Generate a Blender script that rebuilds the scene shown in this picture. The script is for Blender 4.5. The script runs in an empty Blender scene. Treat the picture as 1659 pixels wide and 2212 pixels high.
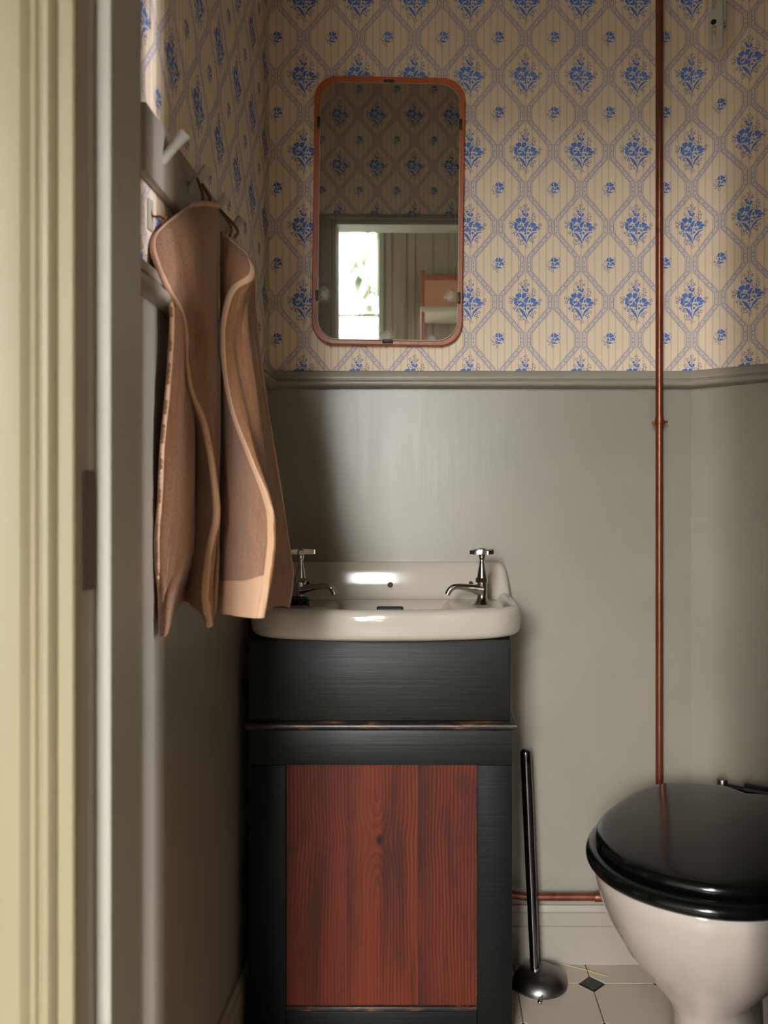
import bpy, bmesh, math, random
from mathutils import Vector, Matrix, Euler, noise

random.seed(7)
SC = bpy.context.scene
COL = SC.collection

# ------------------------------------------------------------------ camera, sky, exposure
F, CX, CY, CAMZ = 1759.0, 945.0, 1106.0, 1.0      # focal length and principal point in pixels of the 1659x2212 frame
cam_data = bpy.data.cameras.new('camera')
cam = bpy.data.objects.new('camera', cam_data)
COL.objects.link(cam)
cam.location = (0, 0, CAMZ)
cam.rotation_euler = (math.pi / 2, 0, 0)
cam_data.sensor_fit = 'HORIZONTAL'
cam_data.sensor_width = 36.0
cam_data.lens = F / 1659.0 * 36.0
cam_data.shift_x = -(CX - 829.5) / 1659.0
cam_data.shift_y = 0.0
cam_data.clip_start = 0.02
cam_data.dof.use_dof = True
cam_data.dof.focus_distance = 1.72
cam_data.dof.aperture_fstop = 6.5
SC.camera = cam

world = bpy.data.worlds.new('sky')
SC.world = world
world.use_nodes = True
wn = world.node_tree.nodes
wn['Background'].inputs['Color'].default_value = (0.99, 0.98, 0.97, 1)
wn['Background'].inputs['Strength'].default_value = 111.0

SC.view_settings.view_transform = 'Standard'
SC.view_settings.look = 'None'
SC.view_settings.gamma = 1.0
SC.view_settings.use_curve_mapping = False
SC.view_settings.exposure = 0.0
SC.cycles.use_adaptive_sampling = True
SC.cycles.adaptive_threshold = 0.025
SC.cycles.max_bounces = 7
SC.cycles.diffuse_bounces = 4
SC.cycles.glossy_bounces = 4
SC.cycles.sample_clamp_indirect = 8.0

# a weak low sun at the far side of the house: a blade of it slips past the door's hinges onto the left wall
sun = bpy.data.lights.new('sun', 'SUN'); sun.energy = 1.6; sun.angle = math.radians(0.9); sun.color = (0.82, 0.80, 1.0)
sun_o = bpy.data.objects.new('sun', sun); COL.objects.link(sun_o)
sun_o.rotation_euler = Vector((-0.9132, 0.398, -0.087)).to_track_quat('-Z', 'Y').to_euler()

# daylight portals: they only guide sampling of the sky through the hall's two windows
WIN_A = dict(x0=-0.63, x1=-0.336, z0=2.10, z1=2.96)     # upper light in the hall's end wall, seen in the mirror
WIN_C = dict(x0=-1.00, x1=-0.336, z0=0.62, z1=1.93)     # unseen lower window, added and sized to light the upper back wall
WIN_B = dict(y0=-0.20, y1=-0.02, z0=0.20, z1=2.80)      # far hall end wall
def portal(name, loc, rot, sx, sy):
    l = bpy.data.lights.new(name, 'AREA')
    l.shape = 'RECTANGLE'; l.size = sx; l.size_y = sy
    l.cycles.is_portal = True
    o = bpy.data.objects.new(name, l); COL.objects.link(o)
    o.location = loc; o.rotation_euler = rot
HALL_Y, HALL_X = -2.00, 2.2
for W_ in (WIN_A, WIN_C):
    portal('window_daylight', ((W_['x0'] + W_['x1']) / 2, HALL_Y - 0.13, (W_['z0'] + W_['z1']) / 2),
           (math.pi / 2, 0, 0), W_['x1'] - W_['x0'], W_['z1'] - W_['z0'])
portal('window_daylight', (HALL_X + 0.13, (WIN_B['y0'] + WIN_B['y1']) / 2, (WIN_B['z0'] + WIN_B['z1']) / 2),
       (math.pi / 2, 0, math.pi / 2), WIN_B['y1'] - WIN_B['y0'], WIN_B['z1'] - WIN_B['z0'])

# ------------------------------------------------------------------ helpers
def P(px, py, Y):
    """the point at depth Y that the photograph shows at pixel (px, py)"""
    return Vector(((px - CX) * Y / F, Y, CAMZ - (py - CY) * Y / F))

WM = {}
def tag(o, label=None, cat=None, group=None, kind=None):
    if label: o['label'] = label
    if cat: o['category'] = cat
    if group: o['group'] = group
    if kind: o['kind'] = kind
    return o

def empty(name, loc=(0, 0, 0), rot=(0, 0, 0), label=None, cat=None, group=None, kind=None):
    o = bpy.data.objects.new(name, None)
    COL.objects.link(o)
    o.location = loc; o.rotation_euler = rot
    o.empty_display_size = 0.05
    WM[o.name] = Matrix.Translation(loc) @ Euler(rot).to_matrix().to_4x4()
    return tag(o, label, cat, group, kind)

class MB:
    """collects shapes given in world space (or in the parent's space with local=True)"""
    def __init__(s): s.bm = bmesh.new(); s.uv = None
    def face(s, pts, uvs=None):
        vs = [s.bm.verts.new(p) for p in pts]
        f = s.bm.faces.new(vs)
        if uvs is not None:
            if s.uv is None: s.uv = s.bm.loops.layers.uv.new('UVMap')
            for l, q in zip(f.loops, uvs): l[s.uv].uv = q
        return f
    def absorb(s, b, M=None):
        if M is not None: b.transform(M)
        me = bpy.data.meshes.new('tmp'); b.to_mesh(me); b.free()
        s.bm.from_mesh(me); bpy.data.meshes.remove(me)
        return s
    def box(s, lo, hi, bev=0.0, seg=2, M=None):
        b = bmesh.new()
        bmesh.ops.create_cube(b, size=1.0)
        for v in b.verts:
            v.co = Vector(((lo[i] + hi[i]) / 2 + v.co[i] * (hi[i] - lo[i])) for i in range(3))
        if bev > 0:
            bmesh.ops.bevel(b, geom=list(b.edges), offset=bev, segments=seg, profile=0.5, affect='EDGES')
        return s.absorb(b, M)
    def rings(s, rings, cap0=True, cap1=True, closed=True, M=None):
        b = bmesh.new()
        vs = [[b.verts.new(p) for p in r] for r in rings]
        n = len(rings[0])
        for i in range(len(vs) - 1):
            for j in range(n if closed else n - 1):
                k = (j + 1) % n
                b.faces.new((vs[i][j], vs[i][k], vs[i + 1][k], vs[i + 1][j]))
        if cap0: b.faces.new(vs[0][::-1])
        if cap1: b.faces.new(vs[-1])
        bmesh.ops.recalc_face_normals(b, faces=list(b.faces))
        return s.absorb(b, M)
    def lathe(s, prof, origin=(0, 0, 0), n=32, M=None, squash=1.0):
        T = Matrix.Translation(origin) @ (M or Matrix.Identity(4))
        rings = []
        for r, z in prof:
            rr = max(r, 1e-5)
            rings.append([T @ Vector((rr * math.cos(2 * math.pi * j / n), squash * rr * math.sin(2 * math.pi * j / n), z)) for j in range(n)])
        return s.rings(rings)
    def tube(s, pts, rad, n=14, cap=True):
        pts = [Vector(p) for p in pts]
        if not isinstance(rad, (list, tuple)): rad = [rad] * len(pts)
        t0 = (pts[1] - pts[0]).normalized()
        a = t0.orthogonal().normalized()
        rings = []
        for i, p in enumerate(pts):
            t = (pts[min(i + 1, len(pts) - 1)] - pts[max(i - 1, 0)]).normalized()
            a = (a - t * a.dot(t)).normalized()
            bb = t.cross(a)
            rings.append([p + rad[i] * (a * math.cos(2 * math.pi * j / n) + bb * math.sin(2 * math.pi * j / n)) for j in range(n)])
        return s.rings(rings, cap, cap)
    def prism(s, poly, fn, d0, d1):
        return s.rings([[fn(p, d0) for p in poly], [fn(p, d1) for p in poly]])
    def grid(s, rows, flip=False):
        b = bmesh.new()
        vs = [[b.verts.new(p) for p in r] for r in rows]
        for i in range(len(vs) - 1):
            for j in range(len(vs[0]) - 1):
                q = (vs[i][j], vs[i][j + 1], vs[i + 1][j + 1], vs[i + 1][j])
                b.faces.new(q[::-1] if flip else q)
        return s.absorb(b)
    def sphere(s, c, r, u=12, v=8):
        b = bmesh.new()
        bmesh.ops.create_uvsphere(b, u_segments=u, v_segments=v, radius=r)
        return s.absorb(b, Matrix.Translation(c))
    def build(s, name, mat, parent=None, smooth=None, local=False, kind=None):
        bmesh.ops.remove_doubles(s.bm, verts=s.bm.verts, dist=1e-7)
        me = bpy.data.meshes.new(name)
        s.bm.to_mesh(me); s.bm.free()
        if parent is not None and not local:
            me.transform(WM[parent.name].inverted())
        o = bpy.data.objects.new(name, me)
        COL.objects.link(o)
        me.materials.append(mat)
        if smooth is not None:
            me.shade_smooth()
            me.set_sharp_from_angle(angle=math.radians(smooth))
        if parent is not None:
            o.parent = parent
            WM[o.name] = WM[parent.name].copy()
        else:
            WM[o.name] = Matrix.Identity(4)
        if kind: o['kind'] = kind
        return o

def rebase(o, loc):
    """move a top-level mesh's origin to loc without moving the mesh"""
    o.data.transform(Matrix.Translation(-Vector(loc)))
    o.location = loc
    WM[o.name] = Matrix.Translation(loc)
    return o

def spline(vals, t):
    """Catmull-Rom through vals (floats or Vectors), t in 0..1"""
    n = len(vals) - 1
    x = min(max(t, 0.0), 1.0) * n
    i = min(int(x), n - 1); f = x - i
    p0, p1, p2, p3 = vals[max(i - 1, 0)], vals[i], vals[i + 1], vals[min(i + 2, n)]
    return 0.5 * ((2 * p1) + (p2 - p0) * f + (2 * p0 - 5 * p1 + 4 * p2 - p3) * f * f + (3 * p1 - p0 - 3 * p2 + p3) * f ** 3)

def sstep(a, b, x):
    t = min(max((x - a) / (b - a), 0.0), 1.0)
    return t * t * (3 - 2 * t)

# ------------------------------------------------------------------ materials (all node-based)
def srgb(r, g, b):
    f = lambda c: (c / 255 / 12.92) if c / 255 <= 0.04045 else ((c / 255 + 0.055) / 1.055) ** 2.4
    return (f(r), f(g), f(b), 1.0)

class Nodes:
    def __init__(s, name):
        s.mat = bpy.data.materials.new(name); s.mat.use_nodes = True
        s.t = s.mat.node_tree; s.bsdf = s.t.nodes['Principled BSDF']
    def new(s, typ, **kw):
        n = s.t.nodes.new(typ)
        for k, v in kw.items(): setattr(n, k, v)
        return n
    def put(s, inp, v):
        if v is None: return
        if isinstance(v, bpy.types.NodeSocket): s.t.links.new(v, inp)
        else: inp.default_value = v
    def m(s, op, a, b=None, c=None, clamp=False):
        n = s.new('ShaderNodeMath', operation=op, use_clamp=clamp)
        s.put(n.inputs[0], a); s.put(n.inputs[1], b); s.put(n.inputs[2], c)
        return n.outputs[0]
    def coord(s, which='Object'):
        return s.new('ShaderNodeTexCoord').outputs[which]
    def sep(s, v):
        n = s.new('ShaderNodeSeparateXYZ'); s.put(n.inputs[0], v); return n.outputs
    def comb(s, x, y, z):
        n = s.new('ShaderNodeCombineXYZ'); s.put(n.inputs[0], x); s.put(n.inputs[1], y); s.put(n.inputs[2], z); return n.outputs[0]
    def scale(s, v, sc):
        n = s.new('ShaderNodeMapping'); s.put(n.inputs['Vector'], v); n.inputs['Scale'].default_value = sc; return n.outputs[0]
    def noise(s, v, scale, detail=4, rough=0.55, dist=0.0):
        n = s.new('ShaderNodeTexNoise'); s.put(n.inputs['Vector'], v)
        n.inputs['Scale'].default_value = scale; n.inputs['Detail'].default_value = detail
        n.inputs['Roughness'].default_value = rough; n.inputs['Distortion'].default_value = dist
        return n.outputs['Fac']
    def ramp(s, f, stops):
        n = s.new('ShaderNodeValToRGB'); s.put(n.inputs[0], f)
        e = n.color_ramp.elements
        while len(e) < len(stops): e.new(0.5)
        for el, (p, c) in zip(e, stops): el.position = p; el.color = c
        return n.outputs['Color']
    def mix(s, f, a, b):
        n = s.new('ShaderNodeMix', data_type='RGBA'); s.put(n.inputs['Factor'], f)
        s.put(n.inputs[6], a); s.put(n.inputs[7], b); return n.outputs[2]
    def rng(s, v, a, b, c, d, clamp=True):
        n = s.new('ShaderNodeMapRange'); n.clamp = clamp; s.put(n.inputs[0], v)
        for i, q in enumerate((a, b, c, d)): n.inputs[i + 1].default_value = q
        return n.outputs[0]
    def bump(s, h, strength=0.2, dist=0.002):
        n = s.new('ShaderNodeBump'); n.inputs['Strength'].default_value = strength; n.inputs['Distance'].default_value = dist
        s.put(n.inputs['Height'], h); return n.outputs[0]
    def out(s, color=None, rough=None, metal=None, normal=None, spec=None, coat=None, sheen=None):
        i = s.bsdf.inputs
        s.put(i['Base Color'], color); s.put(i['Roughness'], rough); s.put(i['Metallic'], metal); s.put(i['Normal'], normal)
        s.put(i['Specular IOR Level'], spec); s.put(i['Coat Weight'], coat); s.put(i['Sheen Weight'], sheen)
        if coat: i['Coat Roughness'].default_value = 0.06
        return s.mat

def mat_paint(name, col, col2, rough=0.42, stroke=(90, 90, 3), bump=0.25, mottle=3.0, spec=0.5):
    """brushed-on oil paint: soft mottling, fine strokes"""
    n = Nodes(name); c = n.coord()
    big = n.noise(c, mottle, 5, 0.6)
    st = n.noise(n.scale(c, stroke), 1.0, 4, 0.6)
    colr = n.mix(n.rng(big, 0.3, 0.7, 0, 1), col, col2)
    ro = n.m('ADD', rough - 0.06, n.m('MULTIPLY', st, 0.14))
    vary = n.rng(n.noise(c, 5.0, 3), 0.35, 0.65, 0.15, 1.0)
    h = n.m('ADD', n.m('MULTIPLY', n.m('MULTIPLY', st, vary), 0.8), n.m('MULTIPLY', n.noise(c, 14, 3), 0.6))
    return n.out(colr, ro, normal=n.bump(h, bump, 0.0012), spec=spec)

M = {}
M['paint'] = mat_paint('grey_oil_paint', srgb(152, 143, 129), srgb(140, 133, 122), 0.37, (75, 75, 4), 0.55, spec=0.95)
M['paint_trim'] = mat_paint('grey_trim_paint', srgb(160, 151, 138), srgb(149, 141, 130), 0.36, (40, 40, 40), 0.15)
M['casing'] = mat_paint('pale_straw_paint', srgb(146, 135, 108), srgb(141, 130, 104), 0.45, (60, 60, 4), 0.15)
M['hall_paint'] = mat_paint('hall_board_paint', srgb(158, 148, 130), srgb(148, 138, 122), 0.5, (60, 60, 3), 0.2)
M['plaster'] = mat_paint('white_plaster', srgb(140, 135, 126), srgb(132, 127, 120), 0.7, (20, 20, 20), 0.1)
M['peg'] = mat_paint('worn_grey_white_paint', srgb(196, 190, 178), srgb(180, 174, 162), 0.45, (40, 40, 40), 0.1)
M['window_white'] = mat_paint('window_white_paint', srgb(172, 168, 158), srgb(164, 160, 150), 0.45, (40, 40, 40), 0.1)
M['black_paint'] = None

def mat_black_wood(name='black_stained_wood', sp=0.40):
    n = Nodes(name); c = n.coord()
    st = n.noise(n.scale(c, (3, 30, 160)), 1.0, 5, 0.65)
    big = n.noise(c, 5, 4, 0.6)
    scr = n.noise(n.scale(c, (25, 25, 90)), 1.0, 6, 0.7)
    col = n.mix(n.rng(big, 0.3, 0.75, 0, 1), srgb(12, 13, 13), srgb(19, 19, 17))
    col = n.mix(n.rng(scr, 0.72, 0.8, 0, 0.5), col, srgb(72, 66, 58))
    ro = n.m('ADD', 0.36, n.m('MULTIPLY', st, 0.24))
    return n.out(col, ro, normal=n.bump(n.m('ADD', st, n.m('MULTIPLY', n.noise(n.scale(c, (2, 30, 60)), 1.0, 4, 0.7), 0.7)), 0.35, 0.0015), spec=sp)
M['black_wood'] = mat_black_wood()
M['black_wood_dull'] = mat_black_wood('dull_black_stained_wood', 0.16)

def mat_worn_edge():
    n = Nodes('worn_black_moulding'); c = n.coord()
    w = n.noise(n.scale(c, (22, 40, 120)), 1.0, 5, 0.65)
    col = n.mix(n.rng(w, 0.52, 0.66, 0, 1), srgb(34, 30, 26), srgb(126, 74, 44))
    return n.out(col, 0.35, normal=n.bump(w, 0.2, 0.001))
M['worn_edge'] = mat_worn_edge()

def mat_red_pine(name, xk, zk, tone, xl):
    n = Nodes(name); c = n.coord(); x, y, z = n.sep(c)
    wob = n.noise(n.scale(c, (7, 7, 1.6)), 1.0, 4, 0.55)
    gx = n.m('SUBTRACT', x, xk); gz = n.m('SUBTRACT', z, zk)
    q = n.m('DIVIDE', gz, 0.055)
    bulge = n.m('MULTIPLY', 0.022, n.m('POWER', 2.718, n.m('MULTIPLY', -1.0, n.m('MULTIPLY', q, q))))
    g = n.m('SQRT', n.m('ADD', n.m('MULTIPLY', gx, gx), n.m('MULTIPLY', bulge, bulge)))
    g = n.m('ADD', g, n.m('MULTIPLY', n.m('SUBTRACT', wob, 0.5), 0.036))
    ring = n.m('FRACT', n.m('MULTIPLY', g, 150.0))
    late = n.rng(ring, 0.35, 0.97, 0, 1)
    fib = n.noise(n.scale(c, (300, 40, 5)), 1.0, 4, 0.65)
    cloud = n.noise(n.scale(c, (20, 20, 2.0)), 1.0, 5, 0.62)
    patch = n.noise(n.scale(c, (11, 11, 4.5)), 1.0, 4, 0.6, 0.4)
    amt = n.noise(n.scale(c, (10, 10, 1.5)), 1.0, 3, 0.5)
    col = n.mix(cloud, srgb(122, 54, 33), srgb(88, 34, 22))
    col = n.mix(n.m('MULTIPLY', late, n.rng(amt, 0.36, 0.62, 0.25, 0.90)), col, srgb(48, 17, 12))
    col = n.mix(n.rng(fib, 0.4, 0.75, 0, 0.40), col, srgb(56, 22, 15))
    col = n.mix(n.rng(cloud, 0.55, 0.72, 0, 0.75), col, srgb(40, 21, 16))
    col = n.mix(n.rng(patch, 0.56, 0.72, 0, 0.6), col, srgb(46, 26, 19))
    col = n.mix(tone, col, srgb(56, 22, 14))
    smear = n.m('MULTIPLY', n.rng(n.m('SUBTRACT', x, xl), 0.0, 0.040, 0.85, 0.0), n.rng(n.noise(n.scale(c, (16, 16, 5)), 1.0, 4, 0.6), 0.35, 0.6, 0.25, 1.0))
    col = n.mix(smear, col, srgb(40, 18, 13))
    # the knot itself: a dark eye with a crack
    kx = n.m('DIVIDE', n.m('SUBTRACT', gx, 0.004), 0.008); kz = n.m('DIVIDE', gz, 0.014)
    kd = n.m('SQRT', n.m('ADD', n.m('MULTIPLY', kx, kx), n.m('MULTIPLY', kz, kz)))
    col = n.mix(n.rng(kd, 0.3, 1.1, 0.92, 0), col, srgb(24, 13, 10))
    return n.out(col, n.m('ADD', 0.42, n.m('MULTIPLY', fib, 0.15)), normal=n.bump(n.m('SUBTRACT', fib, late), 0.12, 0.0008), spec=0.2)

def mat_teak():
    n = Nodes('teak_veneer'); c = n.coord()
    a = n.noise(n.scale(c, (30, 30, 1.5)), 1.0, 5, 0.6)
    b = n.noise(n.scale(c, (300, 60, 12)), 1.0, 4, 0.6)
    col = n.mix(a, srgb(196, 104, 56), srgb(152, 70, 36))
    col = n.mix(n.rng(b, 0.45, 0.75, 0, 0.4), col, srgb(112, 50, 28))
    return n.out(col, 0.38, normal=n.bump(b, 0.08, 0.0005))
M['teak'] = mat_teak()

def mat_copper():
    n = Nodes('aged_copper'); c = n.coord()
    a = n.noise(n.scale(c, (20, 20, 6)), 1.0, 5, 0.65)
    col = n.mix(n.rng(a, 0.35, 0.7, 0, 1), srgb(146, 88, 66), srgb(108, 60, 44))
    col = n.mix(n.rng(n.noise(c, 30, 4), 0.62, 0.75, 0, 0.7), col, srgb(64, 40, 32))
    return n.out(col, n.m('ADD', 0.26, n.m('MULTIPLY', a, 0.22)), metal=0.72)
M['copper'] = mat_copper()

def simple(name, col, rough, metal=0.0, spec=0.5, coat=None, var=0.08, scale=20, bump=0.0):
    n = Nodes(name); c = n.coord()
    a = n.noise(c, scale, 4)
    c2 = tuple(max(0, v * (1 - var * 2)) for v in col[:3]) + (1,)
    return n.out(n.mix(a, col, c2), n.m('ADD', rough, n.m('MULTIPLY', a, 0.06)), metal, n.bump(a, bump, 0.001) if bump else None, spec, coat)
M['porcelain'] = simple('cream_glazed_porcelain', srgb(192, 182, 169), 0.06, coat=0.15, var=0.02, scale=6)
M['porcelain_white'] = simple('white_glazed_porcelain', srgb(176, 164, 156), 0.10, coat=0.3, var=0.04, scale=9)
M['chrome'] = simple('chrome', srgb(210, 208, 206), 0.07, metal=1.0, var=0.03)
M['dark_chrome'] = simple('dark_polished_steel', srgb(120, 116, 120), 0.16, metal=1.0, var=0.1)
M['brushed'] = simple('brushed_steel', srgb(124, 120, 118), 0.30, metal=1.0, var=0.1, scale=60)
M['brass'] = simple('old_brass', srgb(176, 112, 52), 0.35, metal=0.9, var=0.2)
M['black_gloss'] = simple('black_lacquer', srgb(8, 10, 9), 0.13, spec=0.28, coat=0.12, var=0.1, scale=4)
M['black_plastic'] = simple('black_plastic', srgb(16, 16, 17), 0.3)
M['dark_hole'] = simple('dark_hole', srgb(14, 13, 12), 0.6)
M['rust'] = simple('rusty_plug', srgb(96, 62, 38), 0.6, var=0.3)
M['clip'] = simple('dark_clip', srgb(38, 36, 34), 0.35, metal=0.4)
M['straw'] = simple('dry_straw', srgb(204, 178, 110), 0.6)
M['tile'] = simple('cream_floor_tile', srgb(186, 172, 156), 0.28, var=0.07, scale=7, bump=0.05)
M['tile_black'] = simple('black_floor_tile', srgb(30, 26, 26), 0.35, var=0.2)
M['grout'] = simple('dark_grout', srgb(112, 96, 74), 0.9, var=0.2, bump=0.3)
M['floorboard'] = simple('hall_floor_pale_paint', srgb(164, 154, 136), 0.5, var=0.06)
M['leaf'] = simple('fresh_green_leaf', srgb(28, 40, 12), 0.6, var=0.15)
M['bark'] = simple('bark', srgb(96, 78, 60), 0.8)
M['bounce_pale'] = simple('pale_bounce_ground', srgb(206, 200, 186), 0.9, var=0.1, scale=60, bump=0.3)  # colour of the unseen ground, lightened to bounce skylight indoors
M['cane'] = simple('woven_cane', srgb(222, 160, 128), 0.6, var=0.12)
M['chair_wood'] = simple('red_brown_chair_wood', srgb(158, 88, 58), 0.45, var=0.15)
M['cushion'] = simple('pale_seat_cloth', srgb(196, 190, 178), 0.8)
M['stay_paint'] = simple('cream_white_stay_paint', srgb(200, 196, 184), 0.4, var=0.04)
M['leather'] = simple('brown_hanging_loop', srgb(120, 76, 42), 0.6)

def mat_terry(name, c1, c2):
    n = Nodes(name); c = n.coord()
    f = n.noise(c, 520, 4, 0.75); b = n.noise(n.scale(c, (60, 60, 22)), 1.0, 4, 0.6)
    col = n.mix(n.rng(b, 0.3, 0.7, 0, 1), c1, c2)
    col = n.mix(n.rng(f, 0.38, 0.62, 0.0, 0.70), col, tuple(v * 0.55 for v in c2[:3]) + (1,))
    return n.out(col, 0.95, normal=n.bump(n.m('ADD', f, n.m('MULTIPLY', b, 1.6)), 0.9, 0.0024), spec=0.1, sheen=0.35)
M['terry'] = mat_terry('tan_terry', srgb(188, 132, 90), srgb(174, 116, 75))
M['terry_pink'] = mat_terry('rosy_tan_terry', srgb(186, 136, 105), srgb(170, 120, 90))
M['hem'] = simple('flat_woven_hem', srgb(218, 176, 146), 0.85, spec=0.15, var=0.05, scale=120, bump=0.2)

def mat_glass():
    m = bpy.data.materials.new('window_glass'); m.use_nodes = True
    t = m.node_tree; t.nodes.clear()
    o = t.nodes.new('ShaderNodeOutputMaterial'); mx = t.nodes.new('ShaderNodeMixShader')
    tr = t.nodes.new('ShaderNodeBsdfTransparent'); gl = t.nodes.new('ShaderNodeBsdfGlossy')
    tr.inputs[0].default_value = (0.97, 0.985, 0.98, 1); gl.inputs['Roughness'].default_value = 0.0
    mx.inputs[0].default_value = 0.06
    t.links.new(tr.outputs[0], mx.inputs[1]); t.links.new(gl.outputs[0], mx.inputs[2]); t.links.new(mx.outputs[0], o.inputs[0])
    return m
M['glass'] = mat_glass()

def mat_mirror():
    """old silvered glass: dulled, dust-speckled, wiped streaks and bloom round the lower clips"""
    n = Nodes('old_mirror_glass'); c = n.coord(); x, y, z = n.sep(c)
    speck = n.rng(n.noise(c, 420, 2, 0.5), 0.735, 0.76, 0, 0.6)
    wipe_v = n.noise(n.scale(c, (420, 1, 9)), 1.0, 4, 0.7)
    low = n.rng(z, -0.28, -0.15, 1, 0)
    streak = n.m('MULTIPLY', n.rng(wipe_v, 0.50, 0.72, 0, 0.42), low)
    bl = None
    for (bx, bz, r) in ((-0.138, -0.188, 0.020), (0.138, -0.188, 0.018), (0.0, -0.282, 0.026), (0.10, -0.283, 0.014)):
        dx = n.m('SUBTRACT', x, bx); dz = n.m('SUBTRACT', z, bz)
        d = n.m('SQRT', n.m('ADD', n.m('MULTIPLY', dx, dx), n.m('MULTIPLY', dz, dz)))
        d = n.m('ADD', d, n.m('MULTIPLY', n.m('SUBTRACT', n.noise(c, 260, 6, 0.75), 0.5), 0.034))
        s = n.rng(d, r * 0.1, r, 0.62, 0)
        bl = s if bl is None else n.m('MAXIMUM', bl, s)
    dust = n.m('MAXIMUM', n.m('MAXIMUM', speck, streak), bl, clamp=True)
    haze = n.m('MAXIMUM', dust, 0.035)
    n.out(n.mix(0.0, srgb(226, 232, 226), srgb(226, 232, 226)), 0.012, metal=1.0)
    dif = n.new('ShaderNodeBsdfDiffuse'); dif.inputs[0].default_value = srgb(206, 202, 190)
    mx = n.new('ShaderNodeMixShader'); n.put(mx.inputs[0], haze)
    out = [q for q in n.t.nodes if q.type == 'OUTPUT_MATERIAL'][0]
    n.t.links.new(n.bsdf.outputs[0], mx.inputs[1]); n.t.links.new(dif.outputs[0], mx.inputs[2]); n.t.links.new(mx.outputs[0], out.inputs[0])
    return n.mat
M['mirror'] = mat_mirror()
M['mirror_edge'] = simple('ground_glass_edge', srgb(196, 196, 180), 0.4, var=0.15, scale=60)

# ---- wallpaper: striped paper with a trellis of ribbon bands; flowers and hearts are printed shapes on top
PER = 119.7 * 1.81 / F              # horizontal repeat, metres
VR = 162.75 / 119.7                 # vertical repeat / horizontal repeat
def mat_wallpaper():
    n = Nodes('trellis_wallpaper'); uv = n.new('ShaderNodeUVMap').outputs[0]
    u, v, _ = n.sep(uv)
    a = n.m('ABSOLUTE', n.m('SUBTRACT', n.m('FRACT', n.m('ADD', u, 0.5)), 0.5))
    t = n.m('MULTIPLY', n.m('ABSOLUTE', n.m('SUBTRACT', n.m('FRACT', n.m('ADD', v, 0.5)), 0.5)), VR)
    w = n.rng(t, 0.1133, 0.559, 0.4426, 0.0634)
    indiag = n.m('MULTIPLY', n.m('GREATER_THAN', t, 0.1133), n.m('LESS_THAN', t, 0.559))
    k = n.m('SUBTRACT', 1.0, n.m('MULTIPLY', indiag, 0.238))
    d = n.m('ABSOLUTE', n.m('MULTIPLY', n.m('SUBTRACT', a, w), k))
    band = n.m('LESS_THAN', d, 0.034)
    edge = n.m('COMPARE', d, 0.0335, 0.0040)
    out_tick = n.m('COMPARE', d, 0.052, 0.013)
    s = n.m('ABSOLUTE', n.m('SUBTRACT', n.m('FRACT', n.m('ADD', n.m('MULTIPLY', u, 8.0), 0.5)), 0.5))
    stripe = n.m('LESS_THAN', s, 0.105)
    # dots: small periodic lattices
    du = n.m('FRACT', n.m('MULTIPLY', u, 76.0)); dv = n.m('FRACT', n.m('MULTIPLY', v, 76.0 * VR))
    chk = n.m('COMPARE', n.m('GREATER_THAN', du, 0.5), n.m('GREATER_THAN', dv, 0.5), 0.5)
    beige = srgb(251, 228, 200)
    fine = n.noise(n.scale(uv, (30, 30, 1)), 1.0, 4)
    paper = n.mix(n.rng(fine, 0.3, 0.7, 0, 0.35), beige, srgb(246, 221, 196))
    ink = srgb(112, 110, 150)
    col = n.mix(n.m('MULTIPLY', stripe, n.m('MULTIPLY', chk, 0.42)), paper, ink)
    col = n.mix(n.m('MULTIPLY', out_tick, n.m('MULTIPLY', n.m('GREATER_THAN', dv, 0.5), 0.22)), col, ink)
    col = n.mix(n.m('MULTIPLY', band, n.m('ADD', 0.26, n.m('MULTIPLY', chk, 0.18))), col, srgb(178, 176, 208))
    col = n.mix(n.m('MULTIPLY', edge, 0.85), col, srgb(86, 92, 158))
    return n.out(col, 0.62, normal=n.bump(fine, 0.06, 0.0005), spec=0.35)
M['wallpaper'] = mat_wallpaper()
M['ink'] = simple('blue_printing_ink', srgb(94, 134, 216), 0.6, spec=0.35, var=0.05, scale=40)
M['ink_dark'] = simple('violet_printing_ink', srgb(98, 102, 162), 0.6, spec=0.35, var=0.05)

# ------------------------------------------------------------------ the small room: shell
XL, YB, YF = -0.375, 1.81, 0.88            # left wall, back wall, inner face of the door wall
BEND = Vector((0.564, YB)); ANG = math.radians(34.5)
VDIR = Vector((math.cos(ANG), -math.sin(ANG)))
CORNER2 = BEND + VDIR * 0.62               # end of the canted wall
XR = CORNER2.x
ZC = 3.08                                  # ceiling
ZR = 1.312                                 # top of dado rail
OP_L, OP_R, ZD = -0.3357, 0.38, 1.962       # clear opening between the jambs, head height
ST_L, ST_R, ST_Z = -0.320, 0.366, 1.947     # faces of the door stops
YH, YS, YJ = 0.76, 0.798, 0.88             # casing front, stop front, inner wall face

def structure(o): o['kind'] = 'structure'; return o

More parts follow.
